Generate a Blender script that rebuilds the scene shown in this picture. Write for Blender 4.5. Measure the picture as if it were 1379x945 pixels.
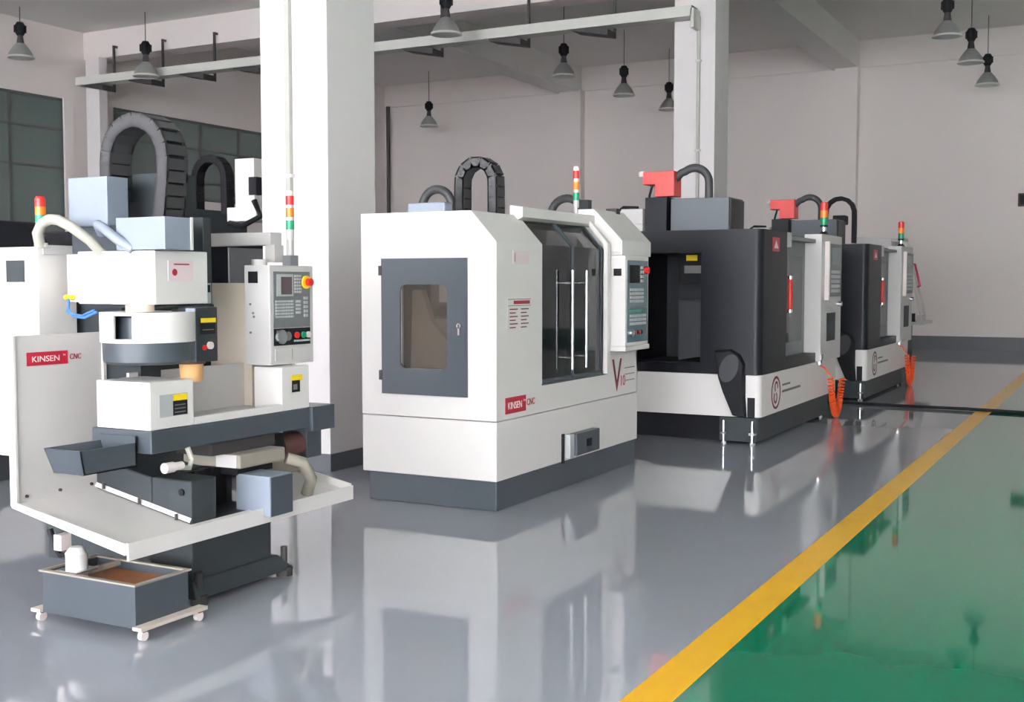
import bpy, bmesh, math, random
from mathutils import Vector, Matrix
random.seed(7)
for o in list(bpy.data.objects): bpy.data.objects.remove(o)
S = bpy.context.scene
COL = S.collection
PI = math.pi

# ------------------------------------------------------------------ camera
W, H = 1379, 945
F = 1563.0
YAW = math.atan((1525 - W / 2) / F)
PITCH = math.atan((H / 2 - 381.0) / F)
CAMZ = 1.6
cd = bpy.data.cameras.new('camera')
cd.sensor_width = 36.0
cd.sensor_fit = 'HORIZONTAL'
cd.lens = 36.0 * F / W
cd.clip_end = 200
cam = bpy.data.objects.new('camera', cd)
COL.objects.link(cam)
cam.location = (0, 0, CAMZ)
cam.rotation_euler = (PI / 2 - PITCH, 0, YAW)
S.camera = cam

# ------------------------------------------------------------------ world, light, exposure
wd = bpy.data.worlds.new('world')
S.world = wd
wd.use_nodes = True
bg = wd.node_tree.nodes['Background']
bg.inputs[0].default_value = (0.75, 0.85, 1.0, 1)
bg.inputs[1].default_value = 1.0
S.view_settings.view_transform = 'Standard'
S.view_settings.look = 'None'
S.view_settings.gamma = 1
S.view_settings.use_curve_mapping = False
S.view_settings.exposure = -0.2


def area_light(name, loc, rot, sx, sy, power, color):
    l = bpy.data.lights.new(name, 'AREA')
    l.shape = 'RECTANGLE'
    l.size, l.size_y = sx, sy
    l.energy = power
    l.color = color
    o = bpy.data.objects.new(name, l)
    COL.objects.link(o)
    o.location = loc
    o.rotation_euler = rot
    return o


# daylight at the back wall windows, plus an added weak fill from the aisle side
area_light('daylight_back_window', (-2.5, -13.75, 3.3), (PI / 2, 0, PI), 24.0, 5.0, 13200, (1.0, 0.965, 0.95))
area_light('aisle_side_fill', (9.75, 10.0, 4.2), (PI / 2, 0, PI / 2), 30.0, 2.6, 120, (1.0, 0.97, 0.95))  # added fill lamp, brightens the machine sides that face the aisle

# ------------------------------------------------------------------ materials
MATS = {}


def srgb(c):
    return tuple((x / 12.92 if x <= 0.04045 else ((x + 0.055) / 1.055) ** 2.4) for x in c)


def mat(name, rgb, rough=0.5, metal=0.0, noise=0.0, scale=8.0, bump=0.0, coat=0.0, emit=0.0, spec=0.5):
    """rgb in 0..255 display values; noise = relative tint variation"""
    if name in MATS: return MATS[name]
    m = bpy.data.materials.new(name)
    m.use_nodes = True
    nt = m.node_tree
    b = nt.nodes['Principled BSDF']
    c = srgb([x / 255 for x in rgb])
    b.inputs['Base Color'].default_value = (*c, 1)
    b.inputs['Roughness'].default_value = rough
    b.inputs['Metallic'].default_value = metal
    b.inputs['Specular IOR Level'].default_value = spec
    if coat: b.inputs['Coat Weight'].default_value = coat
    if emit:
        b.inputs['Emission Color'].default_value = (*c, 1)
        b.inputs['Emission Strength'].default_value = emit
    if noise or bump:
        tc = nt.nodes.new('ShaderNodeTexCoord')
        n = nt.nodes.new('ShaderNodeTexNoise')
        n.inputs['Scale'].default_value = scale
        n.inputs['Detail'].default_value = 5
        nt.links.new(tc.outputs['Object'], n.inputs['Vector'])
        if noise:
            mx = nt.nodes.new('ShaderNodeMix')
            mx.data_type = 'RGBA'
            mx.inputs['A'].default_value = (*[x * (1 - noise) for x in c], 1)
            mx.inputs['B'].default_value = (*[min(1, x * (1 + noise)) for x in c], 1)
            nt.links.new(n.outputs['Fac'], mx.inputs['Factor'])
            nt.links.new(mx.outputs['Result'], b.inputs['Base Color'])
        if bump:
            bp = nt.nodes.new('ShaderNodeBump')
            bp.inputs['Strength'].default_value = bump
            bp.inputs['Distance'].default_value = 0.01
            nt.links.new(n.outputs['Fac'], bp.inputs['Height'])
            nt.links.new(bp.outputs['Normal'], b.inputs['Normal'])
    MATS[name] = m
    return m


def glass(name, rgb, see, rough=0.04):
    """tinted sheet: tinted see-through layer under a fresnel mirror layer"""
    m = bpy.data.materials.new(name)
    m.use_nodes = True
    nt = m.node_tree
    nt.nodes.remove(nt.nodes['Principled BSDF'])
    out = nt.nodes['Material Output']
    tr = nt.nodes.new('ShaderNodeBsdfTransparent')
    tr.inputs[0].default_value = (see[0], see[1], see[2], 1)
    df = nt.nodes.new('ShaderNodeBsdfDiffuse')
    df.inputs[0].default_value = (*srgb([x / 255 for x in rgb]), 1)
    m1 = nt.nodes.new('ShaderNodeMixShader')
    m1.inputs[0].default_value = 0.22
    nt.links.new(tr.outputs[0], m1.inputs[1])
    nt.links.new(df.outputs[0], m1.inputs[2])
    gl = nt.nodes.new('ShaderNodeBsdfGlossy')
    gl.inputs['Roughness'].default_value = rough
    fr = nt.nodes.new('ShaderNodeFresnel')
    fr.inputs[0].default_value = 1.5
    m2 = nt.nodes.new('ShaderNodeMixShader')
    nt.links.new(fr.outputs[0], m2.inputs[0])
    nt.links.new(m1.outputs[0], m2.inputs[1])
    nt.links.new(gl.outputs[0], m2.inputs[2])
    nt.links.new(m2.outputs[0], out.inputs[0])
    MATS[name] = m
    return m


WALL = mat('wall_paint', (242, 231, 227), 0.7, noise=0.04, scale=0.6)
COLP = mat('pillar_paint', (236, 229, 228), 0.6, noise=0.03, scale=1.5)
CEIL = mat('ceiling_paint', (236, 232, 228), 0.85, noise=0.05, scale=0.8)
SKIRT = mat('skirting_grey', (92, 94, 98), 0.5, noise=0.1, scale=6)
FLG = mat('floor_epoxy_grey', (160, 161, 170), 0.045, noise=0.05, scale=1.6, bump=0.004, spec=0.5)
FLN = mat('floor_epoxy_green', (6, 116, 84), 0.045, noise=0.10, scale=2.2, bump=0.004, spec=0.5)
FLY = mat('floor_line_yellow', (238, 178, 8), 0.3, noise=0.08, scale=5)
WHT = mat('enclosure_white', (232, 225, 222), 0.4, noise=0.012, scale=3)
LGT = mat('enclosure_pale_grey', (206, 200, 198), 0.45, noise=0.02, scale=3)
SLT = mat('slate_grey_paint', (67, 73, 80), 0.4, noise=0.05, scale=6)
LSL = mat('light_slate_paint', (138, 145, 158), 0.4, noise=0.04, scale=6)
DRK = mat('dark_green_grey_casting', (54, 59, 62), 0.55, noise=0.12, scale=9, spec=0.3)
CHA = mat('charcoal_paint', (23, 24, 31), 0.42, noise=0.05, scale=5, spec=0.22)
BLK = mat('black_plastic', (28, 28, 32), 0.55, noise=0.06, scale=10, spec=0.2)
CHN = mat('cable_chain_plastic', (60, 59, 61), 0.5, noise=0.12, scale=14)
INT = mat('machine_interior', (58, 58, 62), 0.6, noise=0.1, scale=5)
CAST = mat('raw_casting', (150, 142, 130), 0.5, noise=0.12, scale=9)
RED = mat('signal_red', (222, 40, 38), 0.35)
CORAL = mat('red_motor_paint', (226, 62, 58), 0.4, noise=0.05, scale=8)
BRAND = mat('brand_red', (186, 24, 52), 0.4)
INK = mat('print_white', (240, 225, 222), 0.5)
REDINK = mat('print_red', (170, 40, 56), 0.5)
MAROON = mat('print_maroon', (120, 32, 40), 0.5)
GREYINK = mat('print_grey', (120, 118, 116), 0.6)
PINK = mat('label_pale_pink', (236, 214, 218), 0.5)
YEL = mat('label_yellow', (240, 206, 30), 0.45)
ORA = mat('signal_orange', (246, 128, 22), 0.35)
GRN = mat('signal_green', (26, 150, 108), 0.35)
TAN = mat('tan_spindle_cover', (216, 164, 108), 0.55, noise=0.1, scale=12)
STEEL = mat('bright_steel', (206, 206, 210), 0.22, metal=0.9)
ZINC = mat('galvanised_steel', (214, 212, 204), 0.5, noise=0.05, scale=5)
IRON = mat('dark_iron', (62, 58, 58), 0.6, noise=0.1, scale=10)
CONDUIT = mat('conduit_grey', (172, 170, 162), 0.5, noise=0.06, scale=5)
LAMPAL = mat('lamp_aluminium', (150, 150, 146), 0.4, metal=0.35, noise=0.1, scale=20)
BEIGE = mat('beige_panel', (222, 206, 190), 0.6, noise=0.03, scale=4)
RUST = mat('rusty_coolant', (164, 96, 34), 0.25, noise=0.4, scale=9)
WOOD = mat('pale_plank', (210, 196, 184), 0.6, noise=0.1, scale=12)
HOSE = mat('grey_hose', (168, 164, 152), 0.55, noise=0.05, scale=10)
BLUE = mat('blue_air_line', (70, 118, 190), 0.4)
ORHOSE = mat('orange_coil_hose', (240, 84, 30), 0.35)
BROWN = mat('brown_rubber', (96, 60, 56), 0.6, noise=0.1, scale=10)
TEAL = mat('tinted_window_glass', (104, 116, 111), 0.12, noise=0.10, scale=0.9)
WFR = mat('window_frame_bronze', (84, 88, 84), 0.5)
SKYG = mat('daylit_window_glass', (225, 232, 240), 0.3)
KEYB = mat('key_panel_grey', (112, 112, 114), 0.45)
KEYL = mat('key_light', (176, 178, 178), 0.5)
SCR = mat('screen_dark', (92, 78, 80), 0.2)
SCRT = mat('screen_teal', (78, 104, 112), 0.2)
PLAST = mat('translucent_wrap', (214, 210, 208), 0.3)
DGLASS = glass('door_glass_smoked', (64, 68, 74), (0.62, 0.64, 0.67))
SGLASS = glass('side_window_plastic', (96, 88, 80), (0.9, 0.87, 0.84), 0.08)


# ------------------------------------------------------------------ mesh helpers
class MB:
    """collects shapes in world coordinates; build() links them as ONE mesh object"""

    def __init__(self): self.bm = bmesh.new()

    def poly(self, pts_a, pts_b):
        """closed prism between two equal-length loops"""
        a = [self.bm.verts.new(p) for p in pts_a]
        b = [self.bm.verts.new(p) for p in pts_b]
        n = len(a)
        self.bm.faces.new(a)
        self.bm.faces.new(list(reversed(b)))
        for i in range(n):
            j = (i + 1) % n
            self.bm.faces.new((a[j], a[i], b[i], b[j]))
        return self

    def box(self, x0, x1, y0, y1, z0, z1):
        x0, x1 = sorted((x0, x1)); y0, y1 = sorted((y0, y1)); z0, z1 = sorted((z0, z1))
        return self.poly([(x0, y0, z0), (x0, y1, z0), (x1, y1, z0), (x1, y0, z0)],
                         [(x0, y0, z1), (x0, y1, z1), (x1, y1, z1), (x1, y0, z1)])

    def prism_y(self, xz, y0, y1):
        return self.poly([(x, y0, z) for x, z in xz], [(x, y1, z) for x, z in xz])

    def prism_x(self, yz, x0, x1):
        return self.poly([(x0, y, z) for y, z in yz], [(x1, y, z) for y, z in yz])

    def prism_z(self, xy, z0, z1):
        return self.poly([(x, y, z0) for x, y in xy], [(x, y, z1) for x, y in xy])

    def cyl(self, p, q, r0, r1=None, n=16):
        p, q = Vector(p), Vector(q)
        r1 = r0 if r1 is None else r1
        d = (q - p).normalized()
        u = d.orthogonal().normalized()
        v = d.cross(u)
        ring = [(math.cos(2 * PI * i / n), math.sin(2 * PI * i / n)) for i in range(n)]
        return self.poly([p + (u * c + v * s) * r0 for c, s in ring],
                         [q + (u * c + v * s) * r1 for c, s in ring])

    def lathe(self, c, prof, n=24, a0=0.0, a1=2 * PI):
        """prof = [(r, z)] closed loop turned round the vertical axis through c"""
        full = abs(a1 - a0 - 2 * PI) < 1e-6
        k = n if full else n + 1
        rings = []
        for i in range(k):
            a = a0 + (a1 - a0) * i / n
            rings.append([self.bm.verts.new((c[0] + r * math.cos(a), c[1] + r * math.sin(a), z)) for r, z in prof])
        m = len(prof)
        for i in range(n):
            A, B = rings[i], rings[(i + 1) % k]
            for j in range(m):
                l = (j + 1) % m
                if prof[j][0] < 1e-6 and prof[l][0] < 1e-6: continue
                self.bm.faces.new((A[j], B[j], B[l], A[l]))
        if not full:
            self.bm.faces.new(rings[0]); self.bm.faces.new(list(reversed(rings[-1])))
        return self

    def tube(self, pts, r, n=10):
        pts = [Vector(p) for p in pts]
        rings = []
        up = None
        for i, p in enumerate(pts):
            d = (pts[min(i + 1, len(pts) - 1)] - pts[max(i - 1, 0)]).normalized()
            if up is None: up = d.orthogonal().normalized()
            up = (up - d * up.dot(d)).normalized()
            v = d.cross(up)
            rings.append([self.bm.verts.new(p + (up * math.cos(2 * PI * k / n) + v * math.sin(2 * PI * k / n)) * r) for k in range(n)])
        for A, B in zip(rings, rings[1:]):
            for k in range(n):
                l = (k + 1) % n
                self.bm.faces.new((A[k], A[l], B[l], B[k]))
        self.bm.faces.new(list(reversed(rings[0]))); self.bm.faces.new(rings[-1])
        return self

    def sheet(self, quad, t):
        """thin plate: quad of 4 points thickened downward along its normal"""
        q = [Vector(p) for p in quad]
        n = (q[1] - q[0]).cross(q[3] - q[0]).normalized() * t
        return self.poly([p - n for p in q], q)

    def build(self, name, material, parent=None, bevel=0.0, smooth=False):
        bm = self.bm
        bmesh.ops.recalc_face_normals(bm, faces=bm.faces[:])
        off = Vector((0, 0, 0))
        p = parent
        while p is not None:
            off += p.location
            p = p.parent
        for v in bm.verts: v.co -= off
        if smooth:
            for f in bm.faces: f.smooth = len(f.verts) == 4
        me = bpy.data.meshes.new(name)
        bm.to_mesh(me)
        bm.free()
        if smooth:
            me.set_sharp_from_angle(angle=math.radians(40))
        me.materials.append(material)
        o = bpy.data.objects.new(name, me)
        COL.objects.link(o)
        o.parent = parent
        if bevel:
            b = o.modifiers.new('bevel', 'BEVEL')
            b.width = bevel
            b.segments = 2
            b.limit_method = 'ANGLE'
            b.angle_limit = math.radians(35)
        return o


def box(name, material, parent, x0, x1, y0, y1, z0, z1, bevel=0.0):
    return MB().box(x0, x1, y0, y1, z0, z1).build(name, material, parent, bevel)


def empty(name, loc):
    e = bpy.data.objects.new(name, None)
    e.empty_display_size = 0.2
    COL.objects.link(e)
    e.location = loc
    return e


def tag(o, label, cat, group=None):
    o['label'] = label
    o['category'] = cat
    if group: o['group'] = group
    return o


def struct(o, label, cat):
    o['kind'] = 'structure'
    return tag(o, label, cat)


def copy_tree(o, parent=None):
    c = o.copy()
    COL.objects.link(c)
    c.parent = parent
    for ch in list(o.children): copy_tree(ch, c)
    return c


def origin_of(p):
    off = Vector((0, 0, 0))
    while p is not None:
        off += p.location
        p = p.parent
    return off


def text(name, string, size, pos, material, parent, facing='+X', xs=1.0, shear=0.0, depth=0.0015, align='LEFT'):
    """raised flat lettering on a plane facing +X (reads along +Y) or -Y (reads along +X)"""
    cu = bpy.data.curves.new(name, 'FONT')
    cu.body = string
    cu.size = size
    cu.shear = shear
    cu.extrude = depth
    cu.align_x = align
    cu.resolution_u = 3
    t = bpy.data.objects.new('tmp_text', cu)
    COL.objects.link(t)
    dg = bpy.context.evaluated_depsgraph_get()
    me = bpy.data.meshes.new_from_object(t.evaluated_get(dg))
    bpy.data.objects.remove(t)
    off = origin_of(parent)
    for v in me.vertices:
        a, b, c = v.co.x * xs, v.co.y, v.co.z
        if facing == '+X':
            q = Vector((pos[0] + c, pos[1] + a, pos[2] + b))
        else:
            q = Vector((pos[0] + a, pos[1] - c, pos[2] + b))
        v.co = q - off
    me.materials.clear()
    me.materials.append(material)
    o = bpy.data.objects.new(name, me)
    COL.objects.link(o)
    o.parent = parent
    return o


def arc(cx, cz, r, a0, a1, n):
    return [(cx + r * math.cos(a0 + (a1 - a0) * i / n), cz + r * math.sin(a0 + (a1 - a0) * i / n)) for i in range(n + 1)]


def resample(pts, n):
    pts = [Vector(p) for p in pts]
    L = [0]
    for a, b in zip(pts, pts[1:]): L.append(L[-1] + (b - a).length)
    out = []
    for i in range(n):
        s = L[-1] * i / (n - 1)
        k = 0
        while k < len(L) - 2 and L[k + 1] < s: k += 1
        t = (s - L[k]) / max(1e-9, L[k + 1] - L[k])
        out.append(pts[k].lerp(pts[k + 1], t))
    return out


def cable_chain(path_xz, y0, y1, th, n, parent, material=CHN, name='cable_chain'):
    """drag chain standing in an XZ arch: a dark inner ribbon (part) and box links (sub-parts)"""
    pts = resample([(x, 0, z) for x, z in path_xz], n + 1)
    inn, out = [], []
    for i, p in enumerate(pts):
        d = (pts[min(i + 1, n)] - pts[max(i - 1, 0)]).normalized()
        nn = Vector((-d.z, 0, d.x))
        inn.append(p + nn * th * 0.3); out.append(p - nn * th * 0.3)
    m = MB()
    loop = inn + list(reversed(out))
    va = [m.bm.verts.new((p.x, y0 + 0.012, p.z)) for p in loop]
    vb = [m.bm.verts.new((p.x, y1 - 0.012, p.z)) for p in loop]
    k = len(loop)
    for i in range(k):
        j = (i + 1) % k
        m.bm.faces.new((va[i], va[j], vb[j], vb[i]))
    for i in range(n):
        m.bm.faces.new((va[i], va[i + 1], va[k - 2 - i], va[k - 1 - i]))
        m.bm.faces.new((vb[i], vb[i + 1], vb[k - 2 - i], vb[k - 1 - i]))
    ribbon = m.build(name, BLK, parent)
    off = origin_of(parent)
    L = (pts[1] - pts[0]).length
    lm = MB()
    for ya, yb in ((y0, y0 + 0.014), (y1 - 0.014, y1)):
        lm.box(-L * 0.53, L * 0.53, ya, yb, -th / 2, th / 2)
    for s in (-1, 1):
        lm.box(-L * 0.42, L * 0.42, y0, y1, s * th / 2, s * (th / 2 - 0.012))
    link = lm.build('chain_link', material, None)
    for i in range(n):
        a, b = pts[i], pts[i + 1]
        o = link if i == 0 else link.copy()
        if i: COL.objects.link(o)
        o.parent = ribbon
        mid = (a + b) / 2
        o.location = (mid.x - off.x, -off.y, mid.z - off.z)
        o.rotation_euler = (0, -math.atan2(b.z - a.z, b.x - a.x), 0)
    return ribbon


def tower(parent, x, y, z, r, segs, seg_h, gaps, style):
    """stack light: pole / foot / lenses"""
    t = MB()
    if style == 'pole':
        t.cyl((x, y, z), (x, y, z + 0.13), r * 0.55).cyl((x, y, z), (x, y, z + 0.02), r * 1.1)
        zz = z + 0.13
        t.cyl((x, y, zz), (x, y, zz + 0.06), r * 0.95)
        zz += 0.06
        base = t.build('signal_tower', LGT, parent, smooth=True)
    else:
        t.cyl((x, y, z), (x, y, z + 0.05), r * 1.5, r * 0.7)
        base = t.build('signal_tower', BLK, parent, smooth=True)
        MB().cyl((x, y, z + 0.05), (x, y, z + 0.10), r * 0.7).build('pole', STEEL, base, smooth=True)
        MB().cyl((x, y, z + 0.10), (x, y, z + 0.125), r * 1.02).build('collar', BLK, base, smooth=True)
        zz = z + 0.125
    for m_, nm in segs:
        MB().cyl((x, y, zz), (x, y, zz + seg_h), r, n=18).build(nm, m_, base, smooth=True)
        zz += seg_h
        if gaps:
            MB().cyl((x, y, zz), (x, y, zz + gaps), r * 0.97, n=18).build('spacer', INK, base, smooth=True)
            zz += gaps
    MB().cyl((x, y, zz), (x, y, zz + 0.012), r * 0.95, r * 0.7, n=18).build('cap', INK if gaps else RED, base, smooth=True)
    return base


LENSES = ((GRN, 'green_lens'), (ORA, 'orange_lens'), (RED, 'red_lens'))

# ================================================================== the building
XL, XR, YB, YF = -20.2, 10.0, -14.0, 29.63
CZ1, CZ2, BZ = 7.0, 7.55, 6.88        # ceiling of the near bay, of the far bay, underside of the girders
LX = -1.6                             # yellow line

fl = box('floor', FLG, None, XL, XR, YB, YF, -0.15, 0.0)
struct(fl, 'glossy grey epoxy workshop floor under the machines', 'floor')
box('green_coating', FLN, fl, LX + 0.09, XR, YB, YF, -0.001, 0.0025)['label'] = 'glossy green epoxy aisle coating'
box('yellow_line', FLY, fl, LX - 0.09, LX + 0.09, YB, YF, -0.001, 0.004)['label'] = 'yellow painted aisle line'

ce = box('ceiling', CEIL, None, XL, XR, 18.3, YF, CZ2, CZ2 + 0.2)
struct(ce, 'pale grey concrete ceiling slab with beams', 'ceiling')
box('near_bay_slab', CEIL, ce, XL, XR, YB, 18.3, CZ1, CZ2 + 0.2)
for x0, x1 in ((-6.75, -6.1), (-14.3, -13.62)):
    box('girder', CEIL, ce, x0, x1, 18.7, YF, BZ, CZ2)
box('cross_beam', WALL, ce, XL, XR, 18.1, 18.6, 6.42, CZ2)['label'] = 'pale cross beam over the pillars'
for x0, x1 in ((-6.75, -6.1),):
    box('girder', CEIL, ce, x0, x1, YB, 18.1, 6.6, CZ1)
box('cross_beam', WALL, ce, XL, XR, 7.95, 8.5, 6.42, CZ1)
box('edge_beam', WALL, ce, XL, XR, YF - 0.06, YF, 6.9, CZ2)

wf = box('wall_far', WALL, None, XL, XR, YF, YF + 0.2, 0, CZ2)
struct(wf, 'pale end wall behind the row of machines', 'wall')
for x0, x1 in ((-6.65, -6.1), (-14.2, -13.55)):
    box('pilaster', WALL, wf, x0, x1, YF - 0.28, YF, 0, 6.9)
bb = box('baseboard_far', SKIRT, None, XL, XR, YF - 0.03, YF - 0.001, 0, 0.32)
struct(bb, 'dark grey painted skirting along the end wall', 'baseboard')

# left wall with two bays of tinted windows
ZS, ZT = 2.62, 5.52
wl = MB()
wl.box(XL - 0.2, XL, YB, YF, ZT, CZ2)
wl.box(XL - 0.2, XL, YB, YF, 0, ZS)
wl.box(XL - 0.2, XL, 17.75, 18.9, ZS, ZT).box(XL, XL + 0.05, 17.5, 17.75, ZS, ZT)
wl.box(XL - 0.2, XL, 28.6, YF, ZS, ZT)
wl.box(XL - 0.2, XL, YB, 7.0, ZS, ZT)
wl.box(XL - 0.2, XL, 18.9, 28.6, ZS, 3.6)
wl = struct(wl.build('wall_left', WALL), 'pale side wall above and below the tinted windows', 'wall')
for wi, (y0, y1, n, z0) in enumerate(((7.0, 17.75, 7, ZS), (18.9, 28.6, 7, 3.6))):
    fr = MB()
    fr.box(XL - 0.1, XL - 0.02, y0, y1, ZT - 0.06, ZT).box(XL - 0.1, XL - 0.02, y0, y1, z0, z0 + 0.07)
    for i in range(n + 1):
        yy = y0 + (y1 - y0 - 0.06) * i / n
        fr.box(XL - 0.1, XL - 0.03, yy, yy + 0.06, z0, ZT)
    rails = [z for z in (4.02, 4.83) if z > z0 + 0.2]
    for z in rails: fr.box(XL - 0.1, XL - 0.03, y0, y1, z, z + 0.05)
    w = struct(fr.build('window_%d' % (wi + 1), WFR), ('tinted window band beside the grey control column', 'tinted window band behind the cable chains')[wi], 'window')
    zs = [z0] + rails + [ZT]
    for i in range(n):
        ya = y0 + (y1 - y0) * i / n + 0.03
        yb = y0 + (y1 - y0) * (i + 1) / n - 0.03
        for za, zb in zip(zs, zs[1:]):
            box('pane', TEAL, w, XL - 0.075, XL - 0.06, ya, yb, za + 0.02, zb)

# aisle-side wall and back wall (behind the camera) with unseen windows; the back row is the daylight source
wr = MB()
wr.box(XR, XR + 0.2, YB, YF, 0, 2.9).box(XR, XR + 0.2, YB, YF, 5.5, CZ2)
for y in (-14.0, -7.0, 1.0, 9.0, 17.0, 25.0): wr.box(XR, XR + 0.2, y, y + 0.5, 2.9, 5.5)
wr.box(XR, XR + 0.2, YF - 0.6, YF, 2.9, 5.5)
struct(wr.build('wall_right', WALL), 'pale side wall along the green aisle', 'wall')
w3 = MB()
w3.box(XR + 0.05, XR + 0.12, -13.5, YF - 0.6, 2.9, 2.97).box(XR + 0.05, XR + 0.12, -13.5, YF - 0.6, 5.43, 5.5)
w3 = struct(w3.build('window_3', WFR), 'window row along the green aisle wall', 'window')
for y0, y1 in ((-13.5, -7.0), (-6.5, 1.0), (1.5, 9.0), (9.5, 17.0), (17.5, 25.0), (25.5, YF - 0.6)):
    for k in range(4):
        a = y0 + (y1 - y0) * k / 4
        box('pane', SKYG, w3, XR + 0.08, XR + 0.09, a + 0.03, a + (y1 - y0) / 4 - 0.03, 2.97, 5.43)
wb = MB()
wb.box(XL, XR, YB - 0.2, YB, 0, 0.7).box(XL, XR, YB - 0.2, YB, 5.9, CZ2)
wb.box(XL, -14.8, YB - 0.2, YB, 0.7, 5.9).box(9.8, XR, YB - 0.2, YB, 0.7, 5.9)
struct(wb.build('wall_back', WALL), 'pale back wall with tall windows', 'wall')
w4 = MB()
w4.box(-14.8, 9.8, YB - 0.12, YB - 0.05, 0.7, 0.77).box(-14.8, 9.8, YB - 0.12, YB - 0.05, 5.83, 5.9)
for k in range(16): w4.box(-14.8 + 1.6353 * k, -14.73 + 1.6353 * k, YB - 0.12, YB - 0.05, 0.7, 5.9)
w4 = struct(w4.build('window_4', WFR), 'tall window row in the back wall', 'window')
for k in range(15):
    box('pane', SKYG, w4, -14.73 + 1.6353 * k, -13.165 + 1.6353 * k, YB - 0.09, YB - 0.08, 0.77, 5.83)


# pillars
def pillar(x0, x1, y0, y1, label, cond_x, cond_z, top):
    p = box('pillar', COLP, None, x0, x1, y0, y1, 0.0, top, bevel=0.006)
    struct(p, label, 'pillar')
    m = MB()
    m.box(x0 - 0.012, x1 + 0.012, y0 - 0.012, y0, 0, 0.15).box(x1, x1 + 0.012, y0, y1 + 0.012, 0, 0.15)
    m.box(x0 - 0.012, x0, y0, y1 + 0.012, 0, 0.15).box(x0, x1, y1, y1 + 0.012, 0, 0.15)
    m.build('painted_skirting', SKIRT, p)
    if cond_x is not None:
        c = MB()
        c.box(cond_x - 0.025, cond_x + 0.025, y0 - 0.045, y0, *cond_z)
        c = c.build('conduit', CONDUIT, p, bevel=0.004)
        for k in range(4):
            zc = cond_z[0] + (cond_z[1] - cond_z[0]) * (k + 0.5) / 4
            box('clip', LGT, c, cond_x - 0.045, cond_x + 0.045, y0 - 0.05, y0, zc, zc + 0.03)
    return p


pillar(-6.68, -5.97, 7.9, 8.59, 'white square pillar rising behind the open-framed machine', -6.36, (0.15, 6.4), 6.42)
pillar(-6.66, -5.97, 18.03, 18.72, 'white square pillar behind the black machine with the red motor', -6.24, (0.15, 5.85), 6.42)
pillar(-20.02, -19.62, 17.98, 18.2, 'slim white wall pillar between the tinted windows', None, None, 6.42)
pp = MB().tube([(-19.95, 29.4, z) for z in (0, 2, 4, 6.9)], 0.06).build('drain_pipe', IRON, None, smooth=True)
tag(pp, 'dark vertical pipe in the corner of the end wall', 'pipe')

# ================================================================== cable tray on hangers
tr = empty('cable_tray', (-13, 17.8, 5.8))
tag(tr, 'galvanised cable tray hung on dark brackets below the cross beam', 'cable tray')
m = MB()
m.box(-20.0, -6.25, 17.68, 17.70, 5.80, 5.96).box(-20.0, -6.25, 17.96, 17.98, 5.80, 5.96).box(-20.0, -6.25, 17.70, 17.96, 5.80, 5.815)
m.build('tray_channel', ZINC, tr)
box('tray_cover', ZINC, tr, -20.0, -6.25, 17.69, 17.97, 5.96, 5.97)
m = MB().box(-6.27, -6.21, 17.68, 17.98, 5.62, 5.92)
m.build('end_drop', ZINC, tr)
for x in (-19.2, -17.8, -16.4, -15.0, -13.0, -11.05, -9.3, -7.7, -6.9 - 5.4):
    if x < -12 and x > -12.5: continue
    h = MB()
    h.box(x - 0.02, x + 0.02, 17.99, 18.03, 5.66, 6.62)
    hh = h.build('hanger', IRON, tr)
    MB().prism_y([(x + 0.02, 5.64), (x + 0.02, 5.74), (x - 0.08, 5.775), (x - 0.62, 5.795), (x - 0.62, 5.765)], 17.66, 18.03).build('bracket', IRON, hh)
    box('beam_plate', IRON, hh, x - 0.02, x + 0.02, 18.03, 18.1, 6.58, 6.62)


# ================================================================== high-bay lamps
def lamp(x, y, zr, top, label):
    root = empty('high_bay_lamp', (x, y, zr))
    tag(root, label, 'lamp', 'high bay lamps under the ceiling')
    k = 1.0
    MB().cyl((x, y, zr + 0.68), (x, y, top - 0.012), 0.008, n=6).build('suspension_cable', IRON, root)
    MB().lathe((x, y), [(0.0, zr + 0.70), (0.06, zr + 0.69), (0.10, zr + 0.62), (0.10, zr + 0.50), (0.06, zr + 0.43), (0.0, zr + 0.42)], 16).build('ballast_housing', BLK, root, smooth=True)
    b = MB()
    for i in range(8):
        a = i * PI / 4
        b.box(x + 0.1 * math.cos(a) - 0.012, x + 0.1 * math.cos(a) + 0.012, y + 0.1 * math.sin(a) - 0.012, y + 0.1 * math.sin(a) + 0.012, zr + 0.49, zr + 0.63)
    b.build('cooling_fins', BLK, root)
    MB().cyl((x, y, zr + 0.26), (x, y, zr + 0.43), 0.075, 0.05, 16).build('neck', IRON, root, smooth=True)
    MB().lathe((x, y), [(0.08, zr + 0.28), (0.15, zr + 0.20), (0.215, zr + 0.10), (0.245, zr + 0.0), (0.235, zr + 0.0), (0.205, zr + 0.10), (0.14, zr + 0.19), (0.07, zr + 0.27)], 28).build('reflector', LAMPAL, root, smooth=True)
    MB().lathe((x, y), [(0.255, zr + 0.03), (0.262, zr + 0.0), (0.235, zr - 0.012), (0.235, zr + 0.02)], 28).build('rim', ZINC, root, smooth=True)
    MB().lathe((x, y), [(0.0, zr + 0.005), (0.234, zr + 0.005), (0.234, zr + 0.0), (0.0, zr + 0.0)], 24).build('lens', LGT, root)
    return root


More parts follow.
